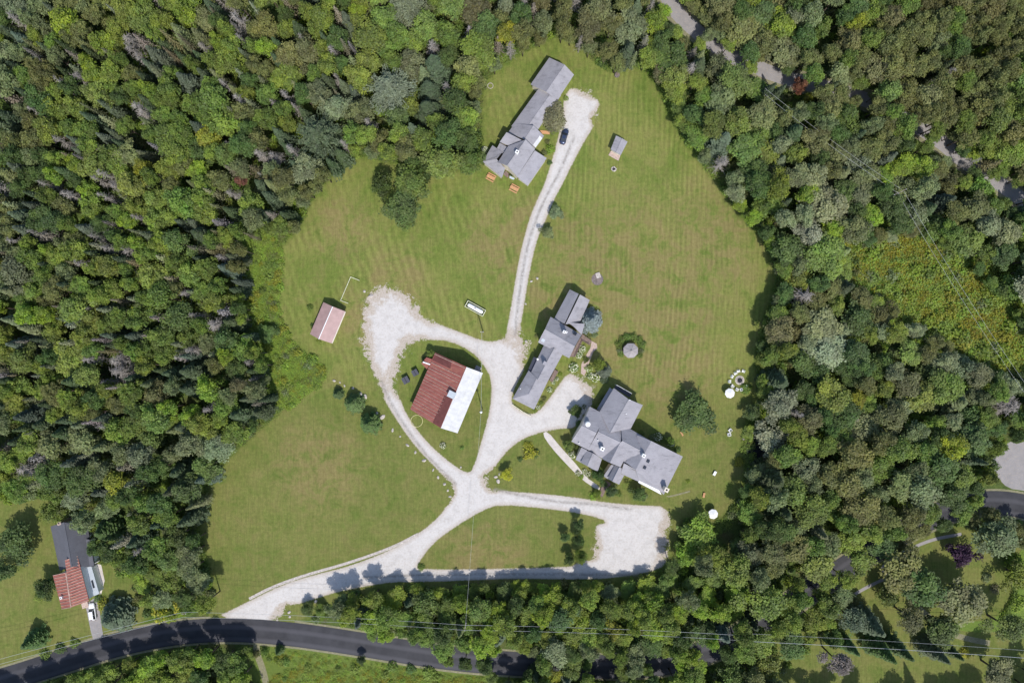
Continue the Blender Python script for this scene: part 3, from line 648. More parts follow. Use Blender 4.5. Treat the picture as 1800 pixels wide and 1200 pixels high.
# ------------------------------------------------------------------ vehicles
def car(px, py, rz, paint, label, name, L=4.7, Wd=1.85, Ht=1.45, suv=False):
    p = P(px, py, 0); r = empty(name, (p.x, p.y, 0.03), rz, label, 'car', 'parked cars')
    hL, hW = L/2, Wd/2
    prof = [(-hL,.35,.62),(-hL+.05,.75,.78),(-hL+.5,.92,.90),(-.7,.95,.96),(.9,.95,.97),(hL-.9,.92,.93),(hL-.25,.78,.84),(hL,.5,.68)]
    vs = []; fs = []; n = 8
    for x, zt, wf in prof:
        w_ = hW*wf
        ring = [(x,-w_*.92,.28),(x,-w_,.5),(x,-w_*.97,zt-.12),(x,-w_*.80,zt),(x,w_*.80,zt),(x,w_*.97,zt-.12),(x,w_,.5),(x,w_*.92,.28)]
        vs += ring
    for k in range(len(prof)-1):
        for i in range(n): fs.append((k*n+i, k*n+(i+1) % n, (k+1)*n+(i+1) % n, (k+1)*n+i))
    fs.append(tuple(range(n-1, -1, -1))); fs.append(tuple((len(prof)-1)*n+i for i in range(n)))
    mb = MB(); mb.mesh_add(vs, fs); body = mb.build('body', paint, r, smooth=True)
    x0, x1 = (-hL+.25, hL-1.5) if suv else (-hL+.75, hL-1.35)
    xr0, xr1 = (-hL+.6, hL-2.2) if suv else (-hL+1.5, hL-2.2)
    a, b = hW*.80, hW*.62; zb = .94
    g_ = MB(); g_.mesh_add([(x0,-a,zb),(x1,-a,zb),(x1,a,zb),(x0,a,zb),(xr0,-b,Ht-.04),(xr1,-b,Ht-.04),(xr1,b,Ht-.04),(xr0,b,Ht-.04)],
        [(0,1,5,4),(1,2,6,5),(2,3,7,6),(3,0,4,7),(4,5,6,7)]); g_.build('window', M['glass'], r)
    t_ = MB(); t_.prism([Vector((xr0,-b,Ht)),Vector((xr1,-b,Ht)),Vector((xr1,b,Ht)),Vector((xr0,b,Ht))], .06)
    for s in (-1, 1):
        t_.tube((x0,s*a,zb),(xr0,s*b,Ht-.02),.05,n=4); t_.tube((x1,s*a,zb),(xr1,s*b,Ht-.02),.05,n=4); t_.tube(((xr0+xr1)/2,s*a,zb),((xr0+xr1)/2,s*b,Ht-.02),.05,n=4)
    t_.build('cabin_roof', paint, r)
    for sx in (-1, 1):
        for sy in (-1, 1):
            m_ = MB(); m_.tube((sx*L*.31, sy*(hW-.22), .33), (sx*L*.31, sy*(hW+.01), .33), .34, n=14); wh = m_.build('wheel', M['dark'], r)
            m_ = MB(); m_.tube((sx*L*.31, sy*(hW-.02), .33), (sx*L*.31, sy*(hW+.03), .33), .2, n=10); m_.build('rim', M['skyblue'], wh)
        m_ = MB()
    for sy in (-1, 1):
        m_ = MB(); m_.box((hL-.12, sy*hW*.6, .68), (.2, .35, .14)); m_.build('headlight', M['skyblue'], r)
        m_ = MB(); m_.box((-hL+.06, sy*hW*.62, .75), (.12, .3, .16)); m_.build('tail_light', M['darkred'], r)
        m_ = MB(); m_.box((x1-.35, sy*(hW+.05), .98), (.14, .2, .12)); m_.build('mirror', paint, r)
    return r
car(991.5, 241, R_(74), M['carblue'], 'dark blue car parked on the gravel beside the long farmhouse', 'parked_car')
car(165, 1073, R_(98), M['carwhite'], 'white car parked on the narrow drive beside the red striped roof', 'parked_car', suv=True, L=5.0, Ht=1.7)

# ------------------------------------------------------------------ small things
def finish(o, label, cat, group=None): return tag(o, label, cat, group)
def chair_proto():
    r = empty('lawn_chair', (0, 0, 0))
    m_ = MB()
    for k in range(5): m_.box((0, -.22+k*.12, .40-.02*(4-k)), (.56, .10, .03))
    m_.build('seat', M['white'], r)
    m_ = MB(); q = Matrix.Rotation(R_(-22), 4, 'X')
    for k in range(5): m_.box((-.24+k*.12, -.42, .72), (.10, .03, .78-.05*abs(k-2)), M=q)
    m_.build('backrest', M['white'], r)
    for s in (-1, 1):
        m_ = MB(); m_.box((s*.36, -.05, .60), (.14, .75, .03)); m_.build('armrest', M['white'], r)
        m_ = MB(); m_.box((s*.33, .27, .30), (.06, .08, .58)); m_.build('leg', M['white'], r)
        m_ = MB(); m_.box((s*.30, -.40, .25), (.06, .10, .50)); m_.build('leg', M['white'], r)
    return r
fp = P(*ZN(690, 480), 0)
spots = [(650,215,'top one of the chairs around the fire pit'),(800,215,'shaded chair at upper right of the fire pit'),(563,285,'chair at upper left of the fire pit, second from the top'),(470,375,'chair left of the fire pit, above the leftmost one'),(397,520,'leftmost chair around the fire pit'),(480,650,'chair between the fire pit and the upper white parasol'),(612,750,'left one of two chairs just below the fire pit'),(735,755,'right one of two chairs just below the fire pit'),(870,670,'chair at lower right of the fire pit')]
proto = chair_proto()
first = True
for x, y, lab in spots:
    o = proto if first else copy_tree(proto); first = False
    p = P(*ZN(x, y), .5); d = fp-p
    o.location = (p.x, p.y, .012); o.rotation_euler = (0, 0, math.atan2(d.y, d.x)-math.pi/2+rnd.uniform(-.2, .2))
    o.scale = (1.02, 1.02, 1.05)
    tag(o, 'white '+lab, 'chair', 'white chairs on the lawn')
for x, y, rz, lab in ((1100, 95, 40, 'upper one of the pair of white chairs on the lawn below the fire pit'), (1090, 138, 10, 'lower one of the pair of white chairs on the lawn below the fire pit')):
    o = copy_tree(proto); p = P(*ZL_(x, y), .5); o.location = (p.x, p.y, .012); o.rotation_euler = (0, 0, R_(rz)); o.scale = (1.15, 1.15, 1.1); tag(o, lab, 'chair', 'white chairs on the lawn')
# fire pit
pit = empty('fire_pit', (fp.x, fp.y, .012), 0, 'round stone fire pit with ash, ringed by white chairs', 'fire pit')
mb = MB()
def rock_mesh(mb, c, s, seed, sq=.65):
    r2 = random.Random(seed); bm = bmesh.new(); bmesh.ops.create_icosphere(bm, subdivisions=2, radius=1)
    ax = [Vector((r2.uniform(-1, 1), r2.uniform(-1, 1), r2.uniform(-1, 1))).normalized() for _ in range(7)]
    pl = [r2.uniform(.55, .85) for _ in ax]; st = (r2.uniform(.8, 1.3), r2.uniform(.65, 1.0), sq); rz = r2.uniform(0, 6)
    for v in bm.verts:
        p = v.co.copy()
        for a, d in zip(ax, pl):
            t = p.dot(a)
            if t > d: p -= a*(t-d)
        p = Vector((p.x*st[0], p.y*st[1], p.z*st[2])); p = Matrix.Rotation(rz, 3, 'Z') @ p; v.co = p*s
    mb.mesh_add([v.co+Vector(c) for v in bm.verts], [tuple(v.index for v in f.verts) for f in bm.faces]); bm.free()
for k in range(16): t = k*math.tau/16; rock_mesh(mb, (.95*math.cos(t), .95*math.sin(t), .15), .26, k)
mb.build('stone_ring', M['stone'], pit)
mb = MB(); mb.lathe([(1.35, 0), (1.35, .03)], n=24); mb.build('gravel_bed', M['path'], pit)
mb = MB(); mb.lathe([(.75, .05), (.6, .09)], n=16); 
for k in range(5): mb.tube((.5*math.cos(k), .5*math.sin(k), .12), (-.4*math.cos(k+.4), -.4*math.sin(k+.4), .22), .07, n=5)
mb.build('charred_logs', M['dark'], pit)
def parasol(px, py, lab):
    z = 2.5; p = P(px, py, z); r = empty('parasol', (p.x, p.y, .012), 0, lab, 'parasol', 'white parasols')
    mb = MB(); R0 = 1.45
    for k in range(8):
        t0, t1 = k*math.pi/4+.2, (k+1)*math.pi/4+.2
        mb.poly([(R0*math.cos(t0), R0*math.sin(t0), 2.2), (R0*math.cos(t1), R0*math.sin(t1), 2.2), (0, 0, 2.75)])
        mb.poly([(R0*math.cos(t0), R0*math.sin(t0), 2.2), (R0*math.cos(t1), R0*math.sin(t1), 2.2), (R0*math.cos(t1), R0*math.sin(t1), 2.08), (R0*math.cos(t0), R0*math.sin(t0), 2.08)])
    mb.build('canopy', M['white'], r)
    mb = MB(); mb.tube((0, 0, .05), (0, 0, 2.8), .03, n=6); mb.build('pole', M['orange_wood'], r)
    mb = MB(); mb.lathe([(.3, 0), (.28, .08), (.08, .14)], n=12); mb.build('base', M['dark'], r)
parasol(1283.5, 691, 'white parasol beside the fire pit and its ring of chairs')
parasol(1254, 903.5, 'white parasol by the trees below the wooden bench')
# picnic tables
def picnic():
    r = empty('picnic_table', (0, 0, 0)); m_ = MB()
    for k in range(5): m_.box((0, -.36+k*.18, .75), (2.3, .16, .04))
    m_.build('tabletop', M['orange_wood'], r)
    for s in (-1, 1):
        m_ = MB(); m_.box((0, s*.82, .45), (2.3, .26, .04)); m_.build('bench', M['orange_wood'], r)
        m_ = MB(); m_.box((s*.85, 0, .42), (.06, 1.8, .09)); q = Matrix.Rotation(R_(25), 4, 'X'); m_.box((s*.8, .42, .37), (.05, .09, .8), M=q); q = Matrix.Rotation(R_(-25), 4, 'X'); m_.box((s*.8, -.42, .37), (.05, .09, .8), M=q); m_.build('leg_frame', M['orange_wood'], r)
    return r
pt = picnic(); q = P(863, 311.5, .7); pt.location = (q.x, q.y, .012); pt.rotation_euler = (0, 0, R_(-28)); pt.scale = (1.12, 1.1, 1); tag(pt, 'orange wooden picnic table nearer the trees, left of the two below the farmhouse', 'picnic table', 'picnic tables')
p2 = copy_tree(pt); q = P(904, 331, .7); p2.location = (q.x, q.y, .012); p2.rotation_euler = (0, 0, R_(-28)); tag(p2, 'orange wooden picnic table nearer the driveway, right of the two below the farmhouse', 'picnic table', 'picnic tables')
# tables / benches on the right lawn
def board_table(px, py, rz, mat, lab, sx, sy, name='lawn_table', h=.6):
    q = P(px, py, h); r = empty(name, (q.x, q.y, .012), rz, lab, 'table' if 'table' in name else 'bench')
    m_ = MB()
    for k in range(4): m_.box((-sx/2+sx*(k+.5)/4, 0, h), (sx/4*.93, sy, .05))
    m_.build('top', mat, r)
    for a in (-1, 1):
        for b in (-1, 1):
            m_ = MB(); m_.box((a*sx*.42, b*sy*.42, h/2), (.07, .07, h)); m_.build('leg', mat, r)
board_table(1256.5, 831.7, R_(-30), M['white'], 'white rectangular table alone on the right lawn', .75, 1.3)
board_table(1237.5, 870, R_(-12), M['orange_wood'], 'tan wooden bench on the lawn above the lower parasol', .6, 1.4, 'lawn_bench', .45)
board_table(1198.5, 762, R_(30), M['orange_wood'], 'tan wooden bench at the foot of the big round tree', .4, 1.4, 'lawn_bench', .45)
# propane tank in a low enclosure
q = P(835.5, 542, .8); tk = empty('gas_tank', (q.x, q.y, .012), R_(-29), 'long white gas tank inside a low pale frame on the lawn', 'tank')
mb = MB(); prof = [(.02,-2.55),(.3,-2.5),(.5,-2.3),(.58,-2.0),(.58,2.0),(.5,2.3),(.3,2.5),(.02,2.55)]
vs = []; fs = []
for r_, x_ in prof:
    for i in range(14):
        t = math.tau*i/14; vs.append((x_, r_*math.cos(t), .85+r_*math.sin(t)))
for k in range(len(prof)-1):
    for i in range(14): fs.append((k*14+i, k*14+(i+1) % 14, (k+1)*14+(i+1) % 14, (k+1)*14+i))
mb.mesh_add(vs, fs); mb.build('tank_body', M['white'], tk, smooth=True)
mb = MB(); mb.lathe([(.22, 1.4), (.22, 1.58), (.1, 1.62)], n=12); mb.build('valve_cover', M['greywall'], tk)
mb = MB()
for s in (-1, 1):
    mb.box((0, s*.95, .9), (5.9, .12, .25)); mb.box((s*2.95, 0, .9), (.12, 2.0, .25)); mb.box((0, s*.95, .4), (5.9, .1, .2)); mb.box((s*2.95, 0, .4), (.1, 2.0, .2))
    for k in range(4): mb.box((-2.9+k*1.93, s*.95, .5), (.12, .14, 1.0))
mb.build('enclosure', M['flower'], tk)
# dark bins beside the barn
for x, y, lab in ((168,75,'upper right one of two dark square bins beside the barn'),):
    pass
for px, py, s, lab in ((729.5,654.8,1.75,'right one of the two dark square bins left of the barn'),(713,667.8,1.95,'left one of the two dark square bins left of the barn')):
    q = P(px, py, 1.3); r = empty('dumpster', (q.x, q.y, .012), R_(28), lab, 'bin', 'dark bins beside the barn')
    m_ = MB(); m_.mesh_add([(-s*.42,-s*.42,.1),(s*.42,-s*.42,.1),(s*.42,s*.42,.1),(-s*.42,s*.42,.1),(-s*.5,-s*.5,1.2),(s*.5,-s*.5,1.2),(s*.5,s*.5,1.4),(-s*.5,s*.5,1.4)],[(0,3,2,1),(0,1,5,4),(1,2,6,5),(2,3,7,6),(3,0,4,7)]); m_.build('container', M['dark'], r)
    for k in (-1, 1):
        m_ = MB(); m_.mesh_add([(k*s*.26-s*.235,-s*.52,1.24),(k*s*.26+s*.235,-s*.52,1.24),(k*s*.26+s*.235,s*.5,1.46),(k*s*.26-s*.235,s*.5,1.46),(k*s*.26-s*.235,-s*.52,1.28),(k*s*.26+s*.235,-s*.52,1.28),(k*s*.26+s*.235,s*.5,1.5),(k*s*.26-s*.235,s*.5,1.5)],[(0,3,2,1),(4,5,6,7),(0,1,5,4),(1,2,6,5),(2,3,7,6),(3,0,4,7)]); m_.build('lid', M['slate'], r)
# hoop, low fences
q = P(732.5, 739.5, .2); bm = MB(); 
n = 40
for k in range(n): a, b = math.tau*k/n, math.tau*(k+1)/n; bm.tube((1.72*math.cos(a), 1.72*math.sin(a), .1), (1.72*math.cos(b), 1.72*math.sin(b), .1), .09, n=6, cap=False)
finish(bm.build('ring', M['yellow'], None, (q.x, q.y, .03)), 'pale yellow ring lying on the grass by the red barn corner', 'ring')
bm = MB(); q = P(*Z1(180, 305), 0)
for k in range(24): a, b = math.tau*k/24, math.tau*(k+1)/24; bm.tube((.8*math.cos(a), .8*math.sin(a), .08), (.8*math.cos(b), .8*math.sin(b), .08), .10, n=5, cap=False)
finish(bm.build('ring', M['stone'], None, (q.x, q.y, .02)), 'small pale stone ring on the grass left of the farmhouse garage', 'ring')
fr = MB(); pts = [(786,160),(680,118),(555,410),(650,445)]
W3 = [P(*ZQ(x, y), .5) for x, y in pts]
for a, b in zip(W3[:-1], W3[1:]): fr.tube(a, b, .07, n=5)
rail = empty('low_fence', (0, 0, 0), 0, 'low white three-sided rail fence on the grass above the pink-roofed shed', 'fence')
fr.build('rail', M['flower'], rail)
for a, b in zip(W3[:-1], W3[1:]):
    nn = max(2, int((b-a).length//2))
    for k in range(nn): c = a.lerp(b, k/nn); m_ = MB(); m_.tube((c.x, c.y, 0), (c.x, c.y, .6), .06, n=5); m_.build('post', M['flower'], rail)
def fence(pts, h, mat, lab):
    r = empty('fence', (0, 0, 0), 0, lab, 'fence'); m_ = MB(); w3 = [P(x, y, h) for x, y in pts]
    for a, b in zip(w3[:-1], w3[1:]):
        for z in (h, h*.5): m_.tube((a.x, a.y, z), (b.x, b.y, z), .06, n=5)
    m_.build('rail', mat, r)
    for a, b in zip(w3[:-1], w3[1:]):
        nn = max(2, int((b-a).length//2.2))
        for k in range(nn+1): c = a.lerp(b, k/nn); p_ = MB(); p_.tube((c.x, c.y, 0), (c.x, c.y, h+.1), .07, n=5); p_.build('post', mat, r)
fence([(901,711),(920,724),(933,731)], .8, M['flower'], 'short pale rail fence round the lower end of the middle house')
fence([(1240,905),(1242,912)], .7, M['orange_wood'], 'tiny wooden rail beside the lower parasol') if False else None
# well / dark compost thing, fire rings
q = P(1085, 131, .6); r = empty('compost_bin', (q.x, q.y, .01), R_(20), 'dark brown compost bin at the top edge of the lawn', 'bin')
m_ = MB(); m_.lathe([(.8, 0), (.75, .7), (.6, .75)], n=8); m_.build('container', M['stonedark'], r); m_ = MB(); m_.box((0.1, .1, .8), (.8, .7, .08), .4); m_.build('lid', M['wood'], r)
q = P(1079, 297, .2); r = empty('stone_well', (q.x, q.y, .01), 0, 'small stone ring with dark centre below the garden shed', 'stone ring'); m_ = MB()
for k in range(9): t = k*math.tau/9; rock_mesh(m_, (.6*math.cos(t), .6*math.sin(t), .15), .26, 40+k)
m_.build('stones', M['stone'], r); m_ = MB(); m_.lathe([(.5, .02), (.5, .06)], n=10); m_.build('ash', M['dark'], r)
q = P(*ZT(880,480,4.617)(785, 50), 0); r = empty('fire_ring', (q.x, q.y, .01), 0, 'bare ashy fire circle with a pale slab on the lawn above the middle house', 'fire ring')
m_ = MB(); m_.lathe([(1.75, 0), (1.7, .06)], n=20); m_.build('ash', M['stonedark'], r)
m_ = MB(); m_.box((.2, 1.1, .2), (1.3, 1.6, .3), .3); m_.build('slab', M['stone'], r)
q = P(145, 0, 0)
# boulders
ROCKS = [(587,669,5,'pale boulder at the top left end of the row beside the drive'),(597,672,3,'small pale stone next to the top left boulder of the row'),(605,678,4,'flat boulder third from the top left of the row'),(620,682,4.5,'boulder left of the largest pair beside the gravel loop'),(634,693,7,'large rounded boulder, left one of the biggest pair'),(642,697,7,'large boulder, right one of the biggest pair'),(662,726,4.5,'boulder touching the big one right of the two round shrubs'),(672,733,8,'biggest single boulder right of the two round conifers'),(690,756,5,'pale boulder below the biggest one beside the loop'),(703,767,3.5,'small stone under the yellow ring side of the loop'),(716,782,5,'pointed boulder halfway down the row'),(730,795,5,'dark-edged boulder below halfway in the row'),(745,809,5.5,'wide boulder two thirds down the row'),(761,826,4.5,'narrow boulder three quarters down the row'),(770,839,4,'flat pale stone near the lower end of the row'),(781,851,4.5,'round boulder next to the bend of the drive'),(787,862,4,'reddish stone at the bend of the drive'),(791,873,4,'last boulder of the row at the driveway fork'),
 (934,494,4,'left stone of the white pair left of the middle house drive'),(944,489,5,'right stone of the white pair left of the middle house drive'),(924,534,3,'single small stone on the grass beside the long drive'),(925,600,6,'boulder at the gravel corner left of the middle house'),(871,838,5,'left boulder of the rock bed beside the yellow tree'),(876,846,6,'large boulder of the rock bed beside the yellow tree'),(878,834,4.5,'upper boulder of the rock bed beside the yellow tree'),(508,1076,6,'boulder at the driveway mouth, upper one of two'),(509,1084,5,'boulder at the driveway mouth, lower one of two'),(554,1057,6,'tall grey boulder among shrubs at the driveway mouth'),(651,520,8,'heap of pale rock at the edge of the gravel turnaround'),(640,512,5,'pale rock above the heap at the gravel turnaround'),(1308,771,5,'pale stone on the bank of the dark pond'),(810,821,4,'grey stone at the lower tip of the barn island')]
for k, (px, py, s, lab) in enumerate(ROCKS):
    m_ = MB(); rock_mesh(m_, (0, 0, 0), s/6.0*.62, 100+k, .55); q = P(px, py, .3)
    finish(m_.build('boulder', M['stone'], None, (q.x, q.y, .12*s/6)), lab, 'boulder', 'boulders on the lawn')
# utility poles and wires
def upole(px, py, h, lab, arm=None, rz=0):
    q = P(px, py, h); r = empty('utility_pole', (q.x, q.y, 0), rz, lab, 'utility pole', 'utility poles')
    m_ = MB(); m_.tube((0, 0, 0), (0, 0, h), .16, .11, 8); m_.build('pole', M['pole'], r)
    if arm:
        m_ = MB(); m_.box((0, 0, h-.5), (arm, .12, .14)); ca = m_.build('crossarm', M['pole'], r)
        for s in (-1, 0, 1): m_ = MB(); m_.lathe([(.06, 0), (.09, .12), (.04, .25)], (s*arm*.45, 0, h-.43), 8); m_.build('insulator', M['white'], ca)
    return Vector((q.x, q.y, h))
pA = upole(818, 1102, 11, 'utility pole among the trees between the lower drive and the road', 2.4, R_(80))
pB = upole(845.5, 724, 9, 'utility pole with white cap on the grass right of the barn', .8)
pC_ = upole(847, 583, 9, 'utility pole at the top of the gravel fork above the barn', .8)
pD_ = upole(1584, 337, 12, 'utility pole with long crossarm in the right hand woods', 4.0, R_(25))
pE = upole(322, 1079, 10, 'utility pole leaning over the verge left of the driveway mouth', 1.2)
m_ = MB(); q = P(*ZH(1012, 885), 9.1); m_.lathe([(.3, -.3), (.3, .2), (.1, .35)], q, 10); m_.build('transformer', M['white'], bpy.data.objects['utility_pole.001']); bpy.data.objects['transformer'].location -= bpy.data.objects['utility_pole.001'].location
def wire(a, b, lab, sag=1.0, r=.035, off=(0, 0, 0)):
    m_ = MB(); n = 14; o = Vector(off); pr = None
    for k in range(n+1):
        t = k/n; c = a.lerp(b, t)+o; c.z -= sag*4*t*(1-t)
        if pr is not None: m_.tube(pr, c, r, n=4, cap=False)
        pr = c
    finish(m_.build('power_line', M['wire']), lab, 'power line', 'overhead power lines')
wire(pB, pA, 'thin overhead wire from the barn pole down to the roadside pole', 1.2, .02)
wire(pB, pC_, 'thin overhead wire between the two poles beside the barn', .4, .03)
for k, (dy, nm) in enumerate(((-.8, 'upper'), (.6, 'lower'))):
    wire(pE, pA, nm+' of two wires along the road from the left pole to the middle pole', 1.2, .03, (0, dy, 0))
    wire(P(-60, 1178, 10), pE, nm+' of two wires along the road left of the driveway mouth', 1.0, .035, (0, dy, 0))
    wire(pA, P(1320, 1121, 12), nm+' of two wires over the trees from the middle pole rightward', 1.2, .035, (0, dy, 0))
    wire(P(1320, 1121, 12), P(1880, 1156, 12), ('thick bright wire crossing the lower right lawn' if k else 'thin wire beside the bright one crossing the lower right lawn'), .8, .05 if k else .025, (0, dy*-1.5, 0))
    wire(P(1345, 160, 11), pD_, nm+' of two wires over the upper right woods to the crossarm pole', 1.2, .022, (0, dy*1.2, 0))
    wire(pD_, P(1815, 700, 12), nm+' of two wires descending the right hand woods from the crossarm pole', 1.4, .022, (dy*1.4, 0, 0))

# ------------------------------------------------------------------ vegetation meshes
def quads(c, nrm, size, rs, asp=1.0):
    n = len(c); a = rs.normal(size=(n, 3)); a -= (a*nrm).sum(1)[:, None]*nrm; a /= np.linalg.norm(a, axis=1)[:, None]+1e-9
    b = np.cross(nrm, a); s = np.asarray(size).reshape(-1, 1)*.5
    v = np.stack([c-a*s*asp, c-b*s*.72, c+a*s*asp, c+b*s*.72], 1)
    v[:, 0] -= nrm*s*.25; v[:, 2] -= nrm*s*.25
    return v
LEAFM = {}
def leaf_mesh(name, V, shade, hue, mats=None, extra=None, tint=None):
    n = len(V); me = bpy.data.meshes.new(name)
    vs = V.reshape(-1, 3); nv = len(vs); ev = []; ef = []; 
    if extra: ev, ef = extra.v, extra.f
    me.vertices.add(nv+len(ev)); co = np.vstack([vs, np.array(ev).reshape(-1, 3)]) if len(ev) else vs
    me.vertices.foreach_set('co', co.astype(np.float32).ravel())
    ln = [len(f) for f in ef]; me.loops.add(4*n+sum(ln)); me.polygons.add(n+len(ef))
    li = list(range(4*n))+[i+nv for f in ef for i in f]; me.loops.foreach_set('vertex_index', li)
    st = list(range(0, 4*n, 4)); k = 4*n
    for x in ln: st.append(k); k += x
    me.polygons.foreach_set('loop_start', st)
    if tint and tint not in LEAFM: LEAFM[tint] = mk_leaf('leaves_'+tint, T[tint])
    me.materials.append(LEAFM[tint] if tint else M['leaf'])
    if len(ef): me.materials.append(mats or M['bark']); me.polygons.foreach_set('material_index', [0]*n+[1]*len(ef))
    me.update(calc_edges=True)
    for nm, arr in (('shade', shade), ('hue', hue)):
        a = me.attributes.new(nm, 'FLOAT', 'FACE'); a.data.foreach_set('value', np.concatenate([arr, np.zeros(len(ef))]).astype(np.float32))
    return me
def unit(rs, n):
    v = rs.normal(size=(n, 3)); return v/np.linalg.norm(v, axis=1)[:, None]
def broad_arrays(seed, R=3.5, Hc=6.0, zc=9.5, nl=26, per=95, ls=.46, up=.6):
    rs = np.random.RandomState(seed); V = []; S = []; Hu = []
    ph = rs.uniform(0, 6.28, 4); am = rs.uniform(.07, .20, 4)
    for k in range(nl):
        d = unit(rs, 1)[0]; 
        if d[2] < -.35: d[2] *= -.6
        th = math.atan2(d[1], d[0]); mod = 1+sum(am[i]*math.cos((i+2)*th+ph[i]) for i in range(4))
        rad = rs.uniform(.45, .82)*mod
        c = np.array([d[0]*R*rad, d[1]*R*rad, zc+d[2]*Hc*.5*rs.uniform(.4, 1.05)])
        lr = R*rs.uniform(.17, .40); n = int(per*(lr/(R*.33))**2)
        u = unit(rs, n); u[:, 2] = np.where(u[:, 2] < -.3, -u[:, 2], u[:, 2])
        rr = lr*(rs.uniform(.55, 1.12, n)+(rs.rand(n) < .12)*rs.uniform(.1, .5, n))[:, None]; p = c+u*rr*np.array([1, 1, .75])
        nn = u*.6+unit(rs, n)*.75+np.array([0, 0, up]); nn /= np.linalg.norm(nn, axis=1)[:, None]
        V.append(quads(p, nn, ls*rs.uniform(.65, 1.35, n), rs)); ls0 = rs.uniform(.12, .88)
        S.append(np.clip(ls0+rs.normal(0, .17, n), 0, 1)); Hu.append(np.clip(rs.uniform(.25, .75)+rs.normal(0, .12, n), 0, 1))
    return np.concatenate(V), np.concatenate(S), np.concatenate(Hu)
def trunk_mb(h, r, seed, limbs=5, R=3):
    rs = random.Random(seed); m_ = MB(); m_.tube((0, 0, 0), (0, 0, h*.45), r*1.2, r*.8, 7); m_.tube((0, 0, h*.45), (rs.uniform(-.3, .3), rs.uniform(-.3, .3), h), r*.8, r*.25, 7)
    for k in range(limbs):
        t = rs.uniform(0, 6.28); z = h*rs.uniform(.4, .75); L = R*rs.uniform(.5, .8); m_.tube((0, 0, z), (L*math.cos(t), L*math.sin(t), z+L*.7), r*.4, r*.12, 5)
    return m_
def conifer_arrays(seed, h=15.0, R=2.3, z0=2.5, nw=30, nb=9, droop=.35, ql=.62, up=0.0, ragged=.2, dens=1.0, asp=1.0):
    rs = np.random.RandomState(seed); C = []; N = []; Sz = []; S = []; Hu = []
    for k in range(nw):
        t = k/(nw-1); z = z0+(h-z0)*t**.9; r = R*(1-t)**.8*(1+rs.normal(0, ragged*.5))+.12
        nbk = max(4, int(nb*(1-.45*t))); a0 = rs.uniform(0, 6.28)
        for b in range(nbk):
            a = a0+6.28*b/nbk+rs.normal(0, .12); L = r*rs.uniform(1-ragged, 1+ragged*.6); ns = max(2, int(L/.30*dens)); s0 = rs.uniform(.25, .75)
            for j in range(ns):
                u = (j+.6)/ns; x = L*u; w_ = .16+.26*L*u*(1-u*.75)
                for sd in ((-1, 0, 1) if dens >= 1 else (0,)):
                    off = sd*w_*rs.uniform(.5, 1.0)
                    C.append((math.cos(a)*x-math.sin(a)*off, math.sin(a)*x+math.cos(a)*off, z-droop*x*u+up*x+rs.normal(0, .05)))
                    nn = np.array([-math.cos(a)*(-droop)*.6+rs.normal(0, .35), rs.normal(0, .35)+math.sin(a)*droop*.6, 1.0]); N.append(nn/np.linalg.norm(nn))
                    Sz.append(ql*rs.uniform(.6, 1.15)*(1-.25*u)); S.append(min(1, max(0, s0+rs.normal(0, .18)))); Hu.append(rs.uniform(.3, .7))
    C = np.array(C); return quads(C, np.array(N), np.array(Sz), rs, asp), np.array(S), np.array(Hu)
def snag_mb(seed, h=14, nb=70, R=1.7, twig=True):
    rs = random.Random(seed); m_ = MB(); lx, ly = rs.uniform(-.6, .6), rs.uniform(-.6, .6)
    m_.tube((0, 0, 0), (lx, ly, h), .20, .05, 6)
    for k in range(nb):
        t = rs.uniform(.25, .98); a = rs.uniform(0, 6.28); L = R*(1.15-t)*rs.uniform(.5, 1.3)+.25; z = h*t
        b0 = Vector((lx*t, ly*t, z)); b1 = b0+Vector((math.cos(a)*L, math.sin(a)*L, -L*.25+rs.uniform(-.1, .25))); m_.tube(b0, b1, .05, .02, 3, cap=False)
        if twig:
            for j in range(5):
                u = rs.uniform(.3, 1); c = b0.lerp(b1, u); d = Vector((rs.uniform(-1, 1), rs.uniform(-1, 1), rs.uniform(-.5, .3)))*.55; m_.tube(c, c+d, .028, .012, 3, cap=False)
    return m_
def bush_arrays(seed, R=1.0, Hh=1.0, n=240, ls=.28):
    rs = np.random.RandomState(seed); u = unit(rs, n); u[:, 2] = abs(u[:, 2]); th = np.arctan2(u[:, 1], u[:, 0]); m = 1+.13*np.cos(3*th+rs.uniform(0, 6))+.08*np.cos(5*th+rs.uniform(0, 6))
    p = u*np.array([R, R, Hh])*(rs.uniform(.6, 1.08, n)*m)[:, None]; nn = u*.5+unit(rs, n)*.6+np.array([0, 0, .7]); nn /= np.linalg.norm(nn, axis=1)[:, None]
    return quads(p, nn, ls*rs.uniform(.6, 1.4, n), rs), np.clip(rs.normal(.5, .22, n), 0, 1), rs.uniform(.2, .8, n)
def tuft_arrays(seed, n=70):
    rs = np.random.RandomState(seed); p = np.column_stack([rs.normal(0, .55, n), rs.normal(0, .55, n), rs.uniform(.15, .8, n)]); nn = unit(rs, n)*.45+np.array([0, 0, .8]); nn /= np.linalg.norm(nn, axis=1)[:, None]
    return quads(p, nn, rs.uniform(.14, .34, n), rs, 1.3), np.clip(rs.normal(.5, .22, n), 0, 1), rs.uniform(.2, .8, n)

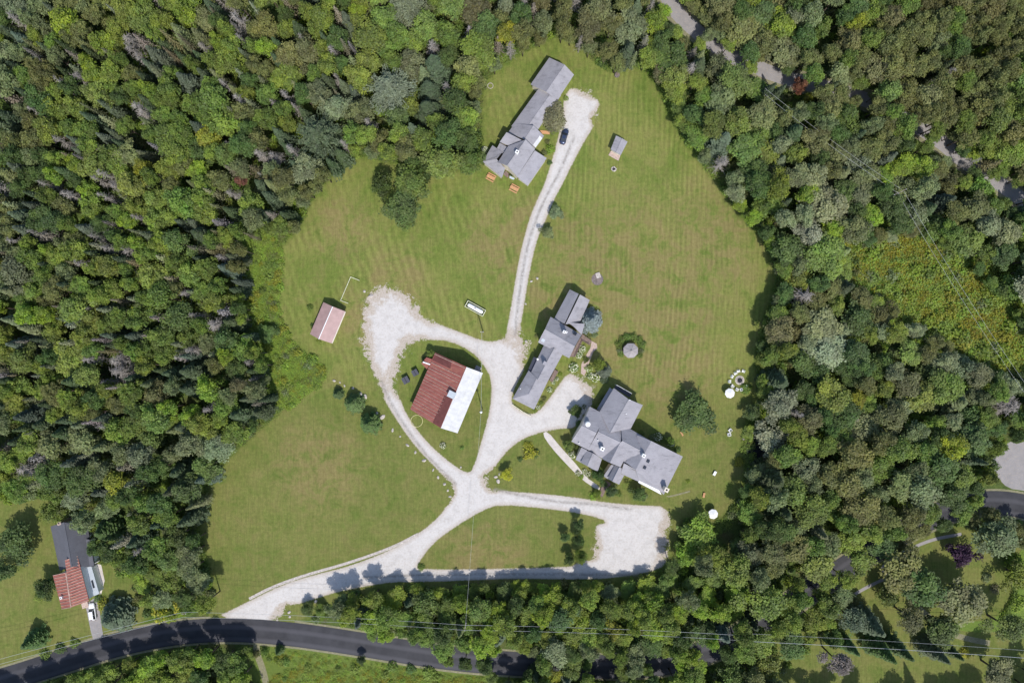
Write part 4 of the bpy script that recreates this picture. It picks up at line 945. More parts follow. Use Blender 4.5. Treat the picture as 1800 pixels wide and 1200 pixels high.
NBV = 10
BROAD = []; BTR = []; BARR = []
for k in range(NBV):
    Rk = 3.5; arr = broad_arrays(20+k, Rk, (6.5, 8.0, 9.5)[k % 3], (9.2, 8.5, 7.8)[k % 3], nl=(38, 46, 48)[k % 3], per=130, ls=(.38, .46, .42)[k % 3])
    BARR.append(arr); BROAD.append(leaf_mesh('crown', *arr)); tm = trunk_mb(11.5, .22, k, 6, 2.8); BTR.append(tm)
LOW = [leaf_mesh('crown', *broad_arrays(220+k, 3.5, 5.6, 3.7, nl=40, per=120, ls=.42)) for k in range(5)]
LTRM = mesh_of(trunk_mb(5.5, .2, 8, 6, 2.5), 'trunk', M['bark']) if False else None
CON = []; CTR = []; CARR = []
for k in range(6):
    arr = conifer_arrays(60+k, 15, (2.1, 2.6, 2.3)[k % 3], 2.0, nw=34, nb=10, droop=(.35, .5, .25)[k % 3], ragged=.22); CARR.append(arr); CON.append(leaf_mesh('crown', *arr))
PINE = [leaf_mesh('crown', *conifer_arrays(80+k, 17, 5.2, 7.0, nw=15, nb=13, droop=.05, up=.12, ql=.62, ragged=.38)) for k in range(2)]
DEADARR = [conifer_arrays(90+k, 14, 1.5, 4.0, nw=30, nb=8, droop=.5, ql=.34, ragged=.4, dens=.9, asp=1.2) for k in range(3)]
DEAD = [leaf_mesh('crown', *a) for a in DEADARR]
SNAG = [snag_mb(k) for k in range(5)]
BUSH = [bush_arrays(k) for k in range(4)]; TUFT = [tuft_arrays(k) for k in range(3)]
def mesh_of(mb, name, mat, smooth=False):
    me = bpy.data.meshes.new(name); me.from_pydata(mb.v, [], mb.f); me.materials.append(mat); me.update(); return me
BTRM = [mesh_of(t, 'trunk', M['bark']) for t in BTR]
LTRM = mesh_of(trunk_mb(5.5, .2, 8, 6, 2.5), 'trunk', M['bark'])
CTRM = mesh_of(trunk_mb(14.5, .2, 3, 0), 'trunk', M['bark']); PTRM = mesh_of(trunk_mb(16, .35, 4, 8, 3), 'trunk', M['bark'])
SNTR = []; SNBR = []
for k in range(5):
    s = SNAG[k]; nt_ = 8
    m1 = MB(); m1.v = s.v[:12]; m1.f = s.f[:nt_]; m2 = MB(); m2.v = s.v[12:]; m2.f = [tuple(i-12 for i in f) for f in s.f[nt_:]]
    SNTR.append(mesh_of(m1, 'trunk', M['deadwood'])); SNBR.append(mesh_of(m2, 'branches', M['deadwood']))

# leaf tints (linear)
T0 = dict(chart=(.235,.240,.030), fresh=(.120,.170,.028), lime=(.122,.172,.026), mid=(.074,.108,.024), dark=(.048,.076,.022), olive=(.088,.096,.034), greygreen=(.100,.122,.055), pale=(.150,.172,.092), yellow=(.165,.175,.026), spruce=(.046,.070,.030), bluegreen=(.068,.092,.054), silver=(.125,.155,.150), brown=(.110,.104,.054), purple=(.035,.018,.030), grey=(.165,.155,.125), rustred=(.15,.075,.045), gold=(.165,.155,.018), yg=(.104,.136,.028))
TG = dict(lime=1.7, yg=1.85, mid=1.92, fresh=2.05, dark=1.85, olive=1.8, greygreen=1.75)
T = {k: tuple(c*TG.get(k, 1.5) for c in v) for k, v in T0.items()}
TW = dict(chart='yellow-green', gold='golden', fresh='fresh green', lime='lime green', mid='mid green', dark='dark green', olive='dull olive', greygreen='grey-green', pale='pale sage', yellow='yellow', spruce='dark green', bluegreen='blue-green', silver='silvery blue', brown='brownish', purple='dark purple', grey='bleached grey', rustred='rusty', yg='yellow-green')
def place(kind, base, s, hs, tint, label, group=None, rz=None, v=None):
    """kind: broadleaf/conifer/pine/dead/snag; s = horizontal scale, hs = vertical scale"""
    nm, cat = {'low': ('broadleaf_tree', 'tree'), 'broad': ('broadleaf_tree', 'tree'), 'con': ('conifer_tree', 'tree'), 'pine': ('pine_tree', 'tree'), 'dead': ('dying_conifer', 'tree'), 'snag': ('dead_tree', 'dead tree')}[kind]
    e = empty(nm, (base[0], base[1], 0), rnd.uniform(0, 6.28) if rz is None else rz, label, cat, group); e.scale = (s, s, hs)
    v = rnd.randrange(100) if v is None else v
    tm, cm, cn = {'low': (LTRM, LOW[v % 5], 'crown'), 'broad': (BTRM[v % NBV], BROAD[v % NBV], 'crown'), 'con': (CTRM, CON[v % 6], 'crown'), 'pine': (PTRM, PINE[v % 2], 'crown'), 'dead': (CTRM, DEAD[v % 3], 'crown'), 'snag': (SNTR[v % 5], SNBR[v % 5], 'branches')}[kind]
    t = bpy.data.objects.new('trunk', tm); COL.objects.link(t); t.parent = e
    c = bpy.data.objects.new(cn, cm); COL.objects.link(c); c.parent = e
    col = T.get(tint, T['mid']); j = rnd.uniform(.8, 1.2); j = min(j, .25/col[1]) if tint in ('lime', 'fresh', 'yg') else j; c.color = (col[0]*j*rnd.uniform(.96, 1.12), col[1]*j, col[2]*j*rnd.uniform(.9, 1.3), 1)
    return e
NOMH = {'low': 6.8, 'broad': 12.5, 'con': 15, 'pine': 17, 'dead': 14, 'snag': 14}
NOMR = {'low': 3.9, 'broad': 3.9, 'con': 2.4, 'pine': 5.2, 'dead': 1.6, 'snag': 1.8}
def put(px, py, rpx, h, kind, tint, label, group=None):
    if kind == 'broad' and h < 9.5: kind = 'low'
    zc = h*(.6 if kind == 'low' else .72); p = P(px, py, zc); r = rpx/6.0*(H-zc)/H
    return place(kind, p, r/NOMR[kind], h/NOMH[kind], tint, label, group)
# named trees (apparent crown centre, apparent radius px)
SP = [(685,155,44,17,'pine','pale','pale sage pine with starry branches in the upper woods'),(715,6,40,16,'pine','pale','pale sage pine cut by the top edge of the photo'),(560,238,50,17,'pine','bluegreen','wide dark blue-green pine left of the pale starry pine'),
 (672,325,26,9,'broad','dark','dark round tree at upper left of the clump on the lawn'),(722,322,34,11,'broad','mid','large tree in the middle of the clump standing on the upper lawn'),(708,362,36,11,'broad','dark','dark tree at the lower end of the clump on the upper lawn'),(712,388,20,8,'broad','mid','small tree at the very bottom of the clump on the upper lawn'),(778,285,38,12,'broad','yg','large yellow-green tree between the lawn clump and the farmhouse'),(826,285,28,10,'broad','mid','round tree close to the left corner of the farmhouse'),(750,300,22,9,'broad','dark','dark tree wedged behind the lawn clump'),
 (1222,728,42,6.5,'broad','dark','big round dark tree alone on the lawn right of the inn'),(618,710,17,7,'con','dark','upper left one of two dark conifers among the boulders'),(647,746,19,7.5,'con','dark','lower right one of two dark conifers among the boulders'),(592,693,10,4,'con','dark','small dark conifer by the boulders, above the larger two'),
 (1040,563,21,8,'con','silver','silvery blue spruce against the middle house'),(978,374,14,4,'broad','greygreen','upper of two small grey-green trees beside the long drive'),(963,409,13,4,'broad','greygreen','lower of two small grey-green trees beside the long drive'),
 (974,205,31,5,'broad','brown','brownish thin-leaved tree between the farmhouse and the gravel'),(1017,922,12,6,'broad','dark','top tree of the dark row at the parking edge'),(1018,948,13,6,'broad','dark','second tree of the dark row at the parking edge'),(1021,978,14,6,'broad','mid','bottom tree of the row at the parking edge'),(993,943,11,4.5,'broad','dark','small tree left of the dark row on the triangular lawn'),(1000,982,13,5,'broad','dark','tree at lower left of the dark row by the narrow drive'),
 (891,833,13,4,'broad','chart','small yellow tree beside the rock bed at the fork'),(1052,640,15,5,'broad','yg','bright green tree beside the paved path of the middle house'),(1064,652,13,4.5,'con','bluegreen','blue-green conifer touching the bright tree near the inn'),
 (1226,938,40,8,'broad','lime','bright lime tree at the right edge of the gravel parking'),(1206,975,26,7,'broad','lime','lime tree at the lower right corner of the gravel parking'),
 (28,955,38,8.5,'broad','dark','large dark tree on the neighbour lawn at the left edge'),(82,1034,22,7,'broad','dark','dark tree touching the left side of the red striped house'),(192,1090,29,9,'con','bluegreen','blue-green conifer beside the white parked car'),(48,1132,20,8,'con','dark','pointed conifer on the neighbour lawn near the road'),(8,1000,22,8,'broad','dark','dark tree cut by the left edge on the neighbour lawn'),(180,935,26,10,'con','dark','dark conifer behind the dark wing of the red-roofed house'),
 (95,900,26,9,'broad','mid','tree above the dark roofed wing of the neighbour house'),
 (1690,973,26,8,'broad','purple','dark purple-leaved tree on the lower right lawn'),(1585,1000,44,14,'broad','olive','olive tree on the lower right lawn left of the purple tree'),(1620,1030,44,14,'broad','dark','wide dark tree in the middle of the lower right lawn'),(1690,1062,48,13,'broad','greygreen','wide grey-green tree below the purple tree'),(1562,1045,24,8,'broad','mid','small green tree beside the grey path, lower right'),(1600,1085,30,11,'broad','olive','olive tree over the brown path, lower right'),(1655,1105,34,11,'broad','dark','dark tree above the bright wire, lower right'),
 (1495,1085,30,12,'broad','bluegreen','blue-green tree above the wire, left on the lower right lawn'),(1540,1105,24,15,'con','bluegreen','blue-green spire, leftmost of the narrow conifers on the lower right lawn'),(1560,1152,20,15,'con','dark','tall dark spire under the bright wire, lower right'),(1590,1148,20,15,'con','dark','tall dark spire right of its twin under the bright wire'),(1500,1142,16,12,'con','dark','shorter dark spire left of the pair under the wire'),(1655,1155,18,13,'con','bluegreen','narrow conifer by the pale dot on the lower right lawn'),(1680,1150,16,12,'con','dark','narrow dark conifer just left of the yellow bush'),
 (1472,1162,26,13,'broad','grey','bleached grey tree at the bottom edge of the lower right lawn'),(1465,1120,22,9,'broad','dark','dark tree above the bleached grey one'),(1390,1135,28,10,'broad','dark','dark tree left of the lower right lawn'),(1755,1180,30,10,'broad','greygreen','grey-green tree at the bottom right corner lawn'),(1770,1100,34,11,'broad','mid','tree at the right edge above the bottom right corner'),
 (1350,1165,30,9,'broad','yg','yellow-green tree right of where the road vanishes'),(1290,1185,28,9,'broad','dark','dark tree below the road near the bottom edge'),(1755,945,40,13,'broad','greygreen','spreading tree below the asphalt bend at right'),(1790,1010,30,8,'broad','yg','yellow-green tree at the right edge of the garden'),
 (488,1147,9,4,'con','dark','small dark conifer in the verge left of the meadow'),(635,1160,10,4,'broad','dark','small dark tree in the middle of the bottom meadow'),
 (540,1070,14,4,'broad','dark','low dark tree at the driveway mouth beside the boulder'),(563,1072,12,4,'broad','mid','green shrub-like tree right of the driveway mouth boulder'),
 (1322,725,18,5,'broad','dark','small round dark tree at the lawn edge between fire pit and pond'),(1355,770,34,8,'broad','pale','pale leaved tree hanging over the dark pond'),
 (1140,780,9,3,'broad','mid','upper small tree at the right wall of the inn'),(1178,775,9,3,'broad','mid','small tree by the right corner of the inn'),(1123,868,16,5,'broad','dark','dark round tree below the inn beside the white eave'),(1052,835,15,5,'broad','dark','dark tree between the two front wings of the inn'),(1000,783,13,4,'broad','mid','tree at the left corner of the inn'),(1075,862,13,4,'broad','dark','dark tree beside the entrance ramp of the inn'),(1050,868,10,3,'broad','lime','lime shrub-like tree left of the entrance ramp'),(1013,722,14,3,'broad','dark','dark tree at the left wall of the inn beside the gravel') ,
 (1788,765,15,8,'broad','dark','dark tree over the top edge of the grey gravel patch at right'),(1750,786,20,8,'broad','mid','tree overlapping the upper edge of the grey gravel patch at right'),(1738,838,18,8,'broad','yg','tree overlapping the left edge of the grey gravel patch at right'),(1405,152,15,9,'broad','rustred','reddish tree beside the gravel road at upper right'),(1422,172,11,8,'broad','yellow','small yellow tree just below the reddish tree at upper right'),(422,318,10,12,'broad','rustred','small reddish tree near the dead conifers in the left woods'),
 (757,621,9,4,'broad','yg','small yellow-green tree at the top corner of the barn'),(470,585,20,4,'broad','dark','dark grey-green bush-like tree where left woods meet the lawn')]
for s_ in SP: put(*s_)

# ------------------------------------------------------------------ forest scatter (apparent px of the crowns)
OPEN = [CLEAR,
 [(-90,868),(0,885),(60,878),(105,890),(128,930),(165,985),(215,1000),(245,1060),(262,1095),(150,1130),(0,1180),(-90,1205)],
 [(445,1125),(640,1150),(780,1170),(870,1195),(870,1270),(440,1270)],
 [(1485,470),(1560,415),(1640,425),(1700,465),(1770,540),(1830,620),(1830,660),(1720,640),(1640,575),(1560,530)],
 [(1380,1240),(1390,1155),(1455,1112),(1505,1065),(1500,1022),(1555,985),(1590,965),(1640,935),(1700,930),(1760,950),(1860,985),(1860,1240)],
 [(440,405),(500,420),(490,520),(505,600),(570,640),(575,672),(488,730),(470,690),(480,640),(440,590),(425,500)],
 [(1712,872),(1735,862),(1750,800),(1780,778),(1860,760),(1860,940),(1790,912)]]
OP = [np.array(smooth_line(o, 1)) for o in OPEN]
ROADL = np.array(smooth_line(ROAD, 2, False))
def open_sd(q):
    d = np.min([sd_poly(q, o) for o in OP], 0)
    r = sd_line(q, ROADL[ROADL[:, 0] < 600])-27; r2 = sd_line(q, np.array([(600,1126),(640,1132)]))-15
    r3 = np.min([np.hypot(q[:, 0]-x, q[:, 1]-y)-s for x, y, s in ((670,1140,8),(920,1166,16),(1066,1172,12),(1165,1172,18),(700,1142,20),(735,1150,16),(895,1172,26),(1062,1176,20),(1660,258,17),(1692,292,14),(1760,325,14),(1785,345,14),(1520,170,8),(1250,1155,12),(1427,1033,9),(1275,930,26),(1322,792,24),(1300,700,14),(1165,-40,12),(1178,0,13),(1196,32,15),(1222,58,14),(1252,83,11),(1285,97,9),(1345,124,14),(1372,137,9))], 0)
    return np.minimum(np.minimum(d, r), np.minimum(r2, r3))
def region(x, y):
    if y > 1012 and x < 1300: return 'strip' if x > 470 or y < 1120 else 'lowleft'
    if x < 640 and y > 760: return 'leftlow'
    if x < 480 or (x < 640 and y < 300): return 'left'
    if x < 1140: return 'top'
    if x > 1400 and y < 260: return 'upright'
    if y < 430: return 'right'
    if y < 760: return 'rightmid'
    return 'rightlow'
REG = {  # height, radius px range, kind weights (broad, con, dead, snag), tints
 'left': ((12,16),(15,31),(.68,.17,.08,.07),['mid','mid','yg','yg','lime','yg','dark','olive','mid','greygreen']),
 'leftlow': ((11,15),(19,34),(.84,.11,.03,.02),['dark','mid','greygreen','greygreen','olive','mid','yg']),
 'lowleft': ((9,12),(18,26),(1,0,0,0),['mid','lime','yg','mid','dark']),
 'top': ((11,15),(19,37),(.84,.10,.03,.03),['mid','mid','dark','yg','olive','greygreen','olive']),
 'upright': ((12,15),(17,28),(.97,.02,0,.01),['olive','olive','olive','mid','dark','greygreen']),
 'right': ((9,14),(18,40),(.92,.06,.005,.015),['mid','yg','greygreen','olive','dark','lime','pale']),
 'rightmid': ((8,13),(17,42),(.96,.03,0,.01),['mid','dark','greygreen','olive','yg','pale','dark']),
 'rightlow': ((10,15),(19,40),(.965,.03,0,.005),['dark','mid','greygreen','olive','mid','yg','yg']),
 'strip': ((7,13),(16,28),(.96,.04,0,0),['mid','lime','lime','yg','dark','greygreen','mid'])}
pts = []; cell = {}
sp_xy = [(a[0], a[1], a[2]) for a in SP]
cand = np.column_stack([nr.uniform(-70, 1870, 26000), nr.uniform(-70, 1270, 26000)])
cd = open_sd(cand)
G = 40
for (x, y), d in zip(cand, cd):
    rg = region(x, y); (h0, h1), (r0, r1), kw, tn = REG[rg]
    if d < 4: continue
    r = r0+(r1-r0)*rnd.random()**1.5
    if d < r*1.1: r = max(r0*.75, d*.95) if d > 9 else 0
    if r < 8: continue
    kind = rnd.choices(('broad', 'con', 'dead', 'snag'), kw)[0]
    if kind == 'con': r *= .72
    if kind in ('dead', 'snag'): r *= .55
    if kind == 'snag' and x < 480: r *= 1.2
    ok = True; ci, cj = int(x//G), int(y//G)
    for i in (ci-1, ci, ci+1):
        for j in (cj-1, cj, cj+1):
            for (X, Y, R2, *_r) in cell.get((i, j), ()):
                if (X-x)**2+(Y-y)**2 < (.58*(r+R2))**2: ok = False; break
            if not ok: break
        if not ok: break
    if not ok or any((X-x)**2+(Y-y)**2 < (.72*(r+R2))**2 for X, Y, R2 in sp_xy): continue
    h = rnd.uniform(h0, h1)*(.7+.3*min(1, r/r0)) if kind == 'broad' else rnd.uniform(h0, h1)
    if kind == 'broad':
        if x > 1150 and y < 960: h *= min(1, .5+d/90)
        elif d < 14: h *= .75
        if rg == 'strip' and y < 1052: h = rnd.uniform(3.8, 6.5)
    # clumps of a tint: neighbours tend to match
    ti = (math.sin(x*.013+1.3)+math.sin(y*.017+x*.006)+rnd.gauss(0, .55))/3.6+.5
    tint = tn[int(min(.999, max(0, ti))*len(tn))] if rnd.random() < .75 else rnd.choice(tn)
    if kind == 'con': tint = rnd.choice(('spruce', 'spruce', 'bluegreen', 'greygreen'))
    if kind == 'dead': tint = rnd.choice(('grey', 'greygreen', 'grey', 'pale', 'brown'))
    if kind == 'broad' and rnd.random() < .012: tint = 'yellow'
    if kind == 'broad' and rnd.random() < .004: tint = 'brown'
    rec = (x, y, r, h, kind, tint, rg); pts.append(rec); cell.setdefault((ci, cj), []).append(rec)
RW = {'left': 'in left woods', 'leftlow': 'in lower-left woods', 'lowleft': 'below the road', 'top': 'in upper woods', 'upright': 'in upper-right wood', 'right': 'in right woods', 'rightmid': 'in right-hand woods', 'rightlow': 'in lower-right woods', 'strip': 'by the road'}
ONES = 'zero one two three four five six seven eight nine ten eleven twelve thirteen fourteen fifteen sixteen seventeen eighteen nineteen'.split()
TENS = '- - twenty thirty forty fifty sixty seventy eighty ninety'.split()
def words(n): return 'ninety-nine' if n > 99 else (ONES[n] if n < 20 else TENS[n//10]+('-'+ONES[n % 10] if n % 10 else ''))
KW = {'broad': 'broadleaf tree', 'con': 'conifer', 'dead': 'dying conifer', 'snag': 'bare dead tree'}
rest = []; used_labels = {}
for kind in ('broad', 'con', 'dead', 'snag'):
    L_ = [p for p in pts if p[4] == kind]
    vis = lambda p: -25 < p[0] < 1825 and -25 < p[1] < 1225
    L_.sort(key=lambda p: -(p[2]+(0 if vis(p) else -100)))
    nk = 300-sum(1 for s_ in SP if s_[4] == kind)
    for i, (x, y, r, h, kd, tint, rg) in enumerate(L_):
        if i < nk and vis((x, y)):
            cx, cy = min(100, max(0, round(x/18))), min(100, max(0, round(y/12)))
            sz = '' if kind == 'snag' else ('small ' if r < 17 else ('large ' if r > 24 else ''))
            tw = 'bleached ' if kind == 'snag' else TW[tint].split()[0].replace('mid', 'green').replace('dull', 'olive')+' '
            mk = lambda a, b: f"{sz}{tw}{KW[kind]} {RW[rg]}, {words(a)} percent from left, {words(b)} percent from top"
            lab = next(l for l in (mk(cx, cy), mk(cx, cy+1), mk(cx, max(0, cy-1)), mk(cx+1, cy), mk(max(0, cx-1), cy)) if l not in used_labels or l == mk(max(0, cx-1), cy)); used_labels[lab] = 1
            put(x, y, r*1.10, h, kd, tint, lab, KW[kind]+'s '+RW[rg])
        else: rest.append((x, y, r*1.10, h, kd, tint))
print('trees', len(pts), 'rest', len(rest), {k: sum(1 for p in pts if p[4] == k) for k in KW})

# ------------------------------------------------------------------ "stuff": one object each, instanced by geometry nodes
def stuff(name, label, cat, sources, recs):
    """sources: list of (mesh, color); recs: (x,y,z, rz, sx, sz, idx)"""
    coll = bpy.data.collections.new(name+'_kinds')
    for i, (me, col) in enumerate(sources):
        o = bpy.data.objects.new('%s_kind_%03d' % (name, i), me); o.color = (*col, 1); coll.objects.link(o)
    me = bpy.data.meshes.new(name); a = np.array(recs, float)
    me.from_pydata(a[:, :3].tolist(), [], [])
    def at(n, t, v):
        x = me.attributes.new(n, t, 'POINT'); x.data.foreach_set({'FLOAT_VECTOR': 'vector'}.get(t, 'value'), v)
    at('rot', 'FLOAT_VECTOR', np.column_stack([a[:, 3]*0, a[:, 3]*0, a[:, 3]]).astype(np.float32).ravel())
    at('scl', 'FLOAT_VECTOR', np.column_stack([a[:, 4], a[:, 4], a[:, 5]]).astype(np.float32).ravel())
    at('idx', 'INT', a[:, 6].astype(np.int32))
    o = bpy.data.objects.new(name, me); COL.objects.link(o); tag(o, label, cat, kind='stuff')
    ng = bpy.data.node_groups.new(name, 'GeometryNodeTree')
    ng.interface.new_socket('Geometry', in_out='INPUT', socket_type='NodeSocketGeometry'); ng.interface.new_socket('Geometry', in_out='OUTPUT', socket_type='NodeSocketGeometry')
    N_ = ng.nodes; gi = N_.new('NodeGroupInput'); go = N_.new('NodeGroupOutput'); ip = N_.new('GeometryNodeInstanceOnPoints'); cif = N_.new('GeometryNodeCollectionInfo')
    cif.inputs['Collection'].default_value = coll; cif.inputs['Separate Children'].default_value = True; cif.inputs['Reset Children'].default_value = True
    ip.inputs['Pick Instance'].default_value = True
    def na(n, t): x = N_.new('GeometryNodeInputNamedAttribute'); x.data_type = t; x.inputs['Name'].default_value = n; return x.outputs[0]
    Lk = ng.links.new
    Lk(gi.outputs[0], ip.inputs['Points']); Lk(cif.outputs[0], ip.inputs['Instance']); Lk(na('idx', 'INT'), ip.inputs['Instance Index'])
    e2r = N_.new('FunctionNodeEulerToRotation'); Lk(na('rot', 'FLOAT_VECTOR'), e2r.inputs[0]); Lk(e2r.outputs[0], ip.inputs['Rotation'])
    Lk(na('scl', 'FLOAT_VECTOR'), ip.inputs['Scale']); Lk(ip.outputs[0], go.inputs[0])
    md = o.modifiers.new('scatter', 'NODES'); md.node_group = ng
    return o
tn_all = ['lime','mid','dark','olive','greygreen','pale','yellow','yg','brown','rustred']
src = []; idx = {}
for tn_ in tn_all:
    for v in (0, 4, 8):
        idx.setdefault(('broad', tn_), []).append(len(src)); src.append((leaf_mesh('kind', *BARR[v], extra=BTR[v], tint=tn_), T[tn_]))
for tn_ in ('spruce', 'bluegreen', 'greygreen'):
    idx[('con', tn_)] = [len(src)]; src.append((leaf_mesh('kind', *CARR[1], extra=trunk_mb(14.5, .2, 3, 0), tint=tn_), T[tn_]))
for tn_ in ('grey', 'greygreen', 'pale', 'brown'):
    idx[('dead', tn_)] = [len(src)]; src.append((leaf_mesh('kind', *DEADARR[0], extra=trunk_mb(13, .15, 3, 0), tint=tn_), T[tn_]))
idx[('snag', '*')] = [len(src)]; src.append((mesh_of(SNAG[2], 'kind', M['deadwood']), (1, 1, 1)))
recs = []
for x, y, r, h, kd, tint in rest:
    zc = h*.75; p = P(x, y, zc); rr = r/6.0*(H-zc)/H
    ii = idx.get((kd, tint)) or idx.get((kd, '*')) or idx[('broad', 'mid')]
    recs.append((p.x, p.y, 0, rnd.uniform(0, 6.28), rr/NOMR[kd], h/NOMH[kd], rnd.choice(ii)))
stuff('forest', 'smaller crowns filling the woods all round the clearing', 'forest', src, recs)
# understory and tall weeds
bsrc = []; bn_ = ['mid','dark','yg','lime','olive','yellow','greygreen']
for tn_ in bn_:
    for v in (0, 2): bsrc.append((leaf_mesh('kind', *BUSH[v], tint=tn_), T[tn_]))
q = np.column_stack([nr.uniform(-60, 1860, 16000), nr.uniform(-60, 1260, 16000)]); d = open_sd(q)
wq = np.column_stack([(q[:, 0]-900)/6, (600-q[:, 1])/6]); rd = sd_line(wq, W(ROADL)); rd2 = sd_line(wq, W(smooth_line(GR, 2, False)))
dC = sd_poly(wq, pC)
recs = []
for poly, n_, smax in ((OPEN[3], 900, 2.6), (OPEN[5], 420, 1.5), (OPEN[2], 160, 1.6)):
    pp = np.array(smooth_line(poly, 1)); lo = pp.min(0); hi = pp.max(0); z_ = np.column_stack([nr.uniform(lo[0], hi[0], n_), nr.uniform(lo[1], hi[1], n_)])
    dz = sd_poly(z_, pp); wz = np.column_stack([(z_[:, 0]-900)/6, (600-z_[:, 1])/6]); rz_ = sd_line(wz, W(ROADL))
    for (x, y), dd, a in zip(wz, dz, rz_):
        if dd < 0 and a > 5.5 and rnd.random() < math.exp(dd/38):
            s = rnd.uniform(.6, smax); recs.append((x, y, 0, rnd.uniform(0, 6.28), s, s*rnd.uniform(.8, 1.3), rnd.choice((0, 1, 4, 5, 6, 7, 10, 6, 12, 4, 5, 11, 7))))
for (x, y), dd, a, b, c in zip(wq, d, rd, rd2, dC):
    if dd < 2 or a < 5.2 or b < 4.0 or c < .6: continue
    if -13.5 < x < 5 and y < -70 and False: continue
    s = rnd.uniform(.7, 1.7); recs.append((x, y, 0, rnd.uniform(0, 6.28), s, s*rnd.uniform(1.0, 2.0), rnd.choice((0, 1, 2, 3, 0, 1, 4, 5, 6, 7, 8, 9, 12, 13))))
stuff('undergrowth', 'mixed green undergrowth on the floor of the woods', 'undergrowth', bsrc, recs)
tsrc = []
for tn_ in ('yg', 'mid', 'fresh', 'gold', 'olive'):
    for v in (0, 1): tsrc.append((leaf_mesh('kind', *TUFT[v], tint=tn_), T[tn_]))
def scatter_px(poly, n, wts, smin=.6, smax=1.3, extra=None):
    p = np.array(smooth_line(poly, 1)); lo = p.min(0); hi = p.max(0); q = np.column_stack([nr.uniform(lo[0], hi[0], n), nr.uniform(lo[1], hi[1], n)])
    q = q[sd_poly(q, p) < 0]; wq = np.column_stack([(q[:, 0]-900)/6, (600-q[:, 1])/6]); ok = (sd_line(wq, W(ROADL)) > 4.8)
    out = []
    for (x, y) in wq[ok]: s = rnd.uniform(smin, smax); out.append((x, y, 0, rnd.uniform(0, 6.28), s, s*rnd.uniform(.7, 1.3), rnd.choice(wts)))
    return out
Y = [0,1,0,1,2,3,4,5]; YY = [6,7,6,7,0,1,8,9]
R1 = scatter_px(OPEN[5], 2700, [4,5,4,5,4,5,4,5,0], .4, .95) + scatter_px([(480,620),(565,640),(572,668),(490,725),(480,680)], 520, [4,5,4,5,0,6], .4, .9)
stuff('tall_grass_clumps', 'bright tall grass and weeds beside the left woods and in the right garden bed', 'tall grass', tsrc, R1)
R1 += scatter_px([(1788,962),(1830,950),(1880,1000),(1880,1120),(1800,1120),(1755,1108),(1700,1112),(1665,1098),(1690,1092),(1745,1090),(1778,1062),(1792,1020)], 1500, [4,5,4,5,0,1], .4, .9)
R2 = scatter_px([(470,1172),(640,1184),(900,1200),(900,1260),(470,1260)], 1500, [0,1,4,5,6,7,4,6], .4, .9) + scatter_px([(470,1138),(640,1152),(800,1172),(900,1190),(900,1210),(470,1168)], 1000, [0,1,4,5,4,6], .3, .65)
stuff('roadside_weeds', 'yellow flowering weeds in the meadow below the road', 'weeds', tsrc, R2)
R3 = scatter_px([(1420,430),(1560,380),(1700,420),(1830,480),(1860,680),(1760,690),(1640,620),(1520,570),(1440,500)], 5200, [0,1,4,5,0,4,7,6,4,5], .6, 1.8)
R3 += scatter_px([(1470,470),(1560,415),(1640,410),(1660,450),(1600,480),(1500,490)], 1300, [6,7,6,7,0,1], .8, 1.8) + scatter_px([(1680,480),(1740,500),(1760,590),(1720,610),(1670,540)], 1300, [6,7,6,7,0,1], .8, 1.8)
stuff('goldenrod', 'goldenrod and brush filling the opening in the right hand woods', 'goldenrod', tsrc, R3)
R4 = []
qq = np.column_stack([nr.uniform(-96, 84, 60000), nr.uniform(-70, 94, 60000)]); dd = sd_poly(qq, pC)
for (x, y), d_ in zip(qq, dd):
    if 0.3 < d_ < 3.2 and rnd.random() < .75 and y > -68: s = rnd.uniform(.5, 1.1); R4.append((x, y, 0, rnd.uniform(0, 6.28), s, s, rnd.choice([0,1,2,3,8,9,2,3,4])))
stuff('edge_weeds', 'unmown fringe of weeds where the lawn meets the woods', 'weeds', tsrc, R4)

# ------------------------------------------------------------------ shrubs (each its own thing)
BM = [leaf_mesh('leaves', *bush_arrays(30+k, 1, .9, 330, .22)) for k in range(4)]
def flower_mesh(seed, n=46):
    rs = np.random.RandomState(seed); u = unit(rs, n); u[:, 2] = abs(u[:, 2])*.9+.15; u /= np.linalg.norm(u, axis=1)[:, None]
    m_ = MB()
    for p in u*np.array([.95, .95, .92]):
        r = rs.uniform(.06, .115); m_.lathe([(r*.6, -r*.6), (r, 0), (r*.6, r*.6)], p, 6)
    return mesh_of(m_, 'blossoms', M['flower'])
FM = [flower_mesh(1), flower_mesh(2, 60)]
TWG = trunk_mb(.7, .05, 9, 5, .6); TWM = mesh_of(TWG, 'stems', M['bark'])
def shrub(px, py, rpx, tint, label, flower=0, hh=1.0, group=None):
    p = P(px, py, .6); e = empty('flowering_shrub' if flower else 'shrub', (p.x, p.y, 0.01), rnd.uniform(0, 6.28), label, 'shrub', group); s = rpx/6.0; e.scale = (s, s, s*hh)
    t = bpy.data.objects.new('stems', TWM); COL.objects.link(t); t.parent = e
    c = bpy.data.objects.new('leaves', rnd.choice(BM)); COL.objects.link(c); c.parent = e; j = rnd.uniform(.9, 1.12); c.color = (*[v*j for v in T[tint]], 1)
    if flower: f = bpy.data.objects.new('blossoms', FM[flower-1]); COL.objects.link(f); f.parent = e
gx, gy = ZO(1288, 430)
SIDE = ['right of', 'upper right of', 'above and right of', 'directly above', 'above and left of', 'upper left of', 'left of', 'lower left of', 'below', 'lower right of']
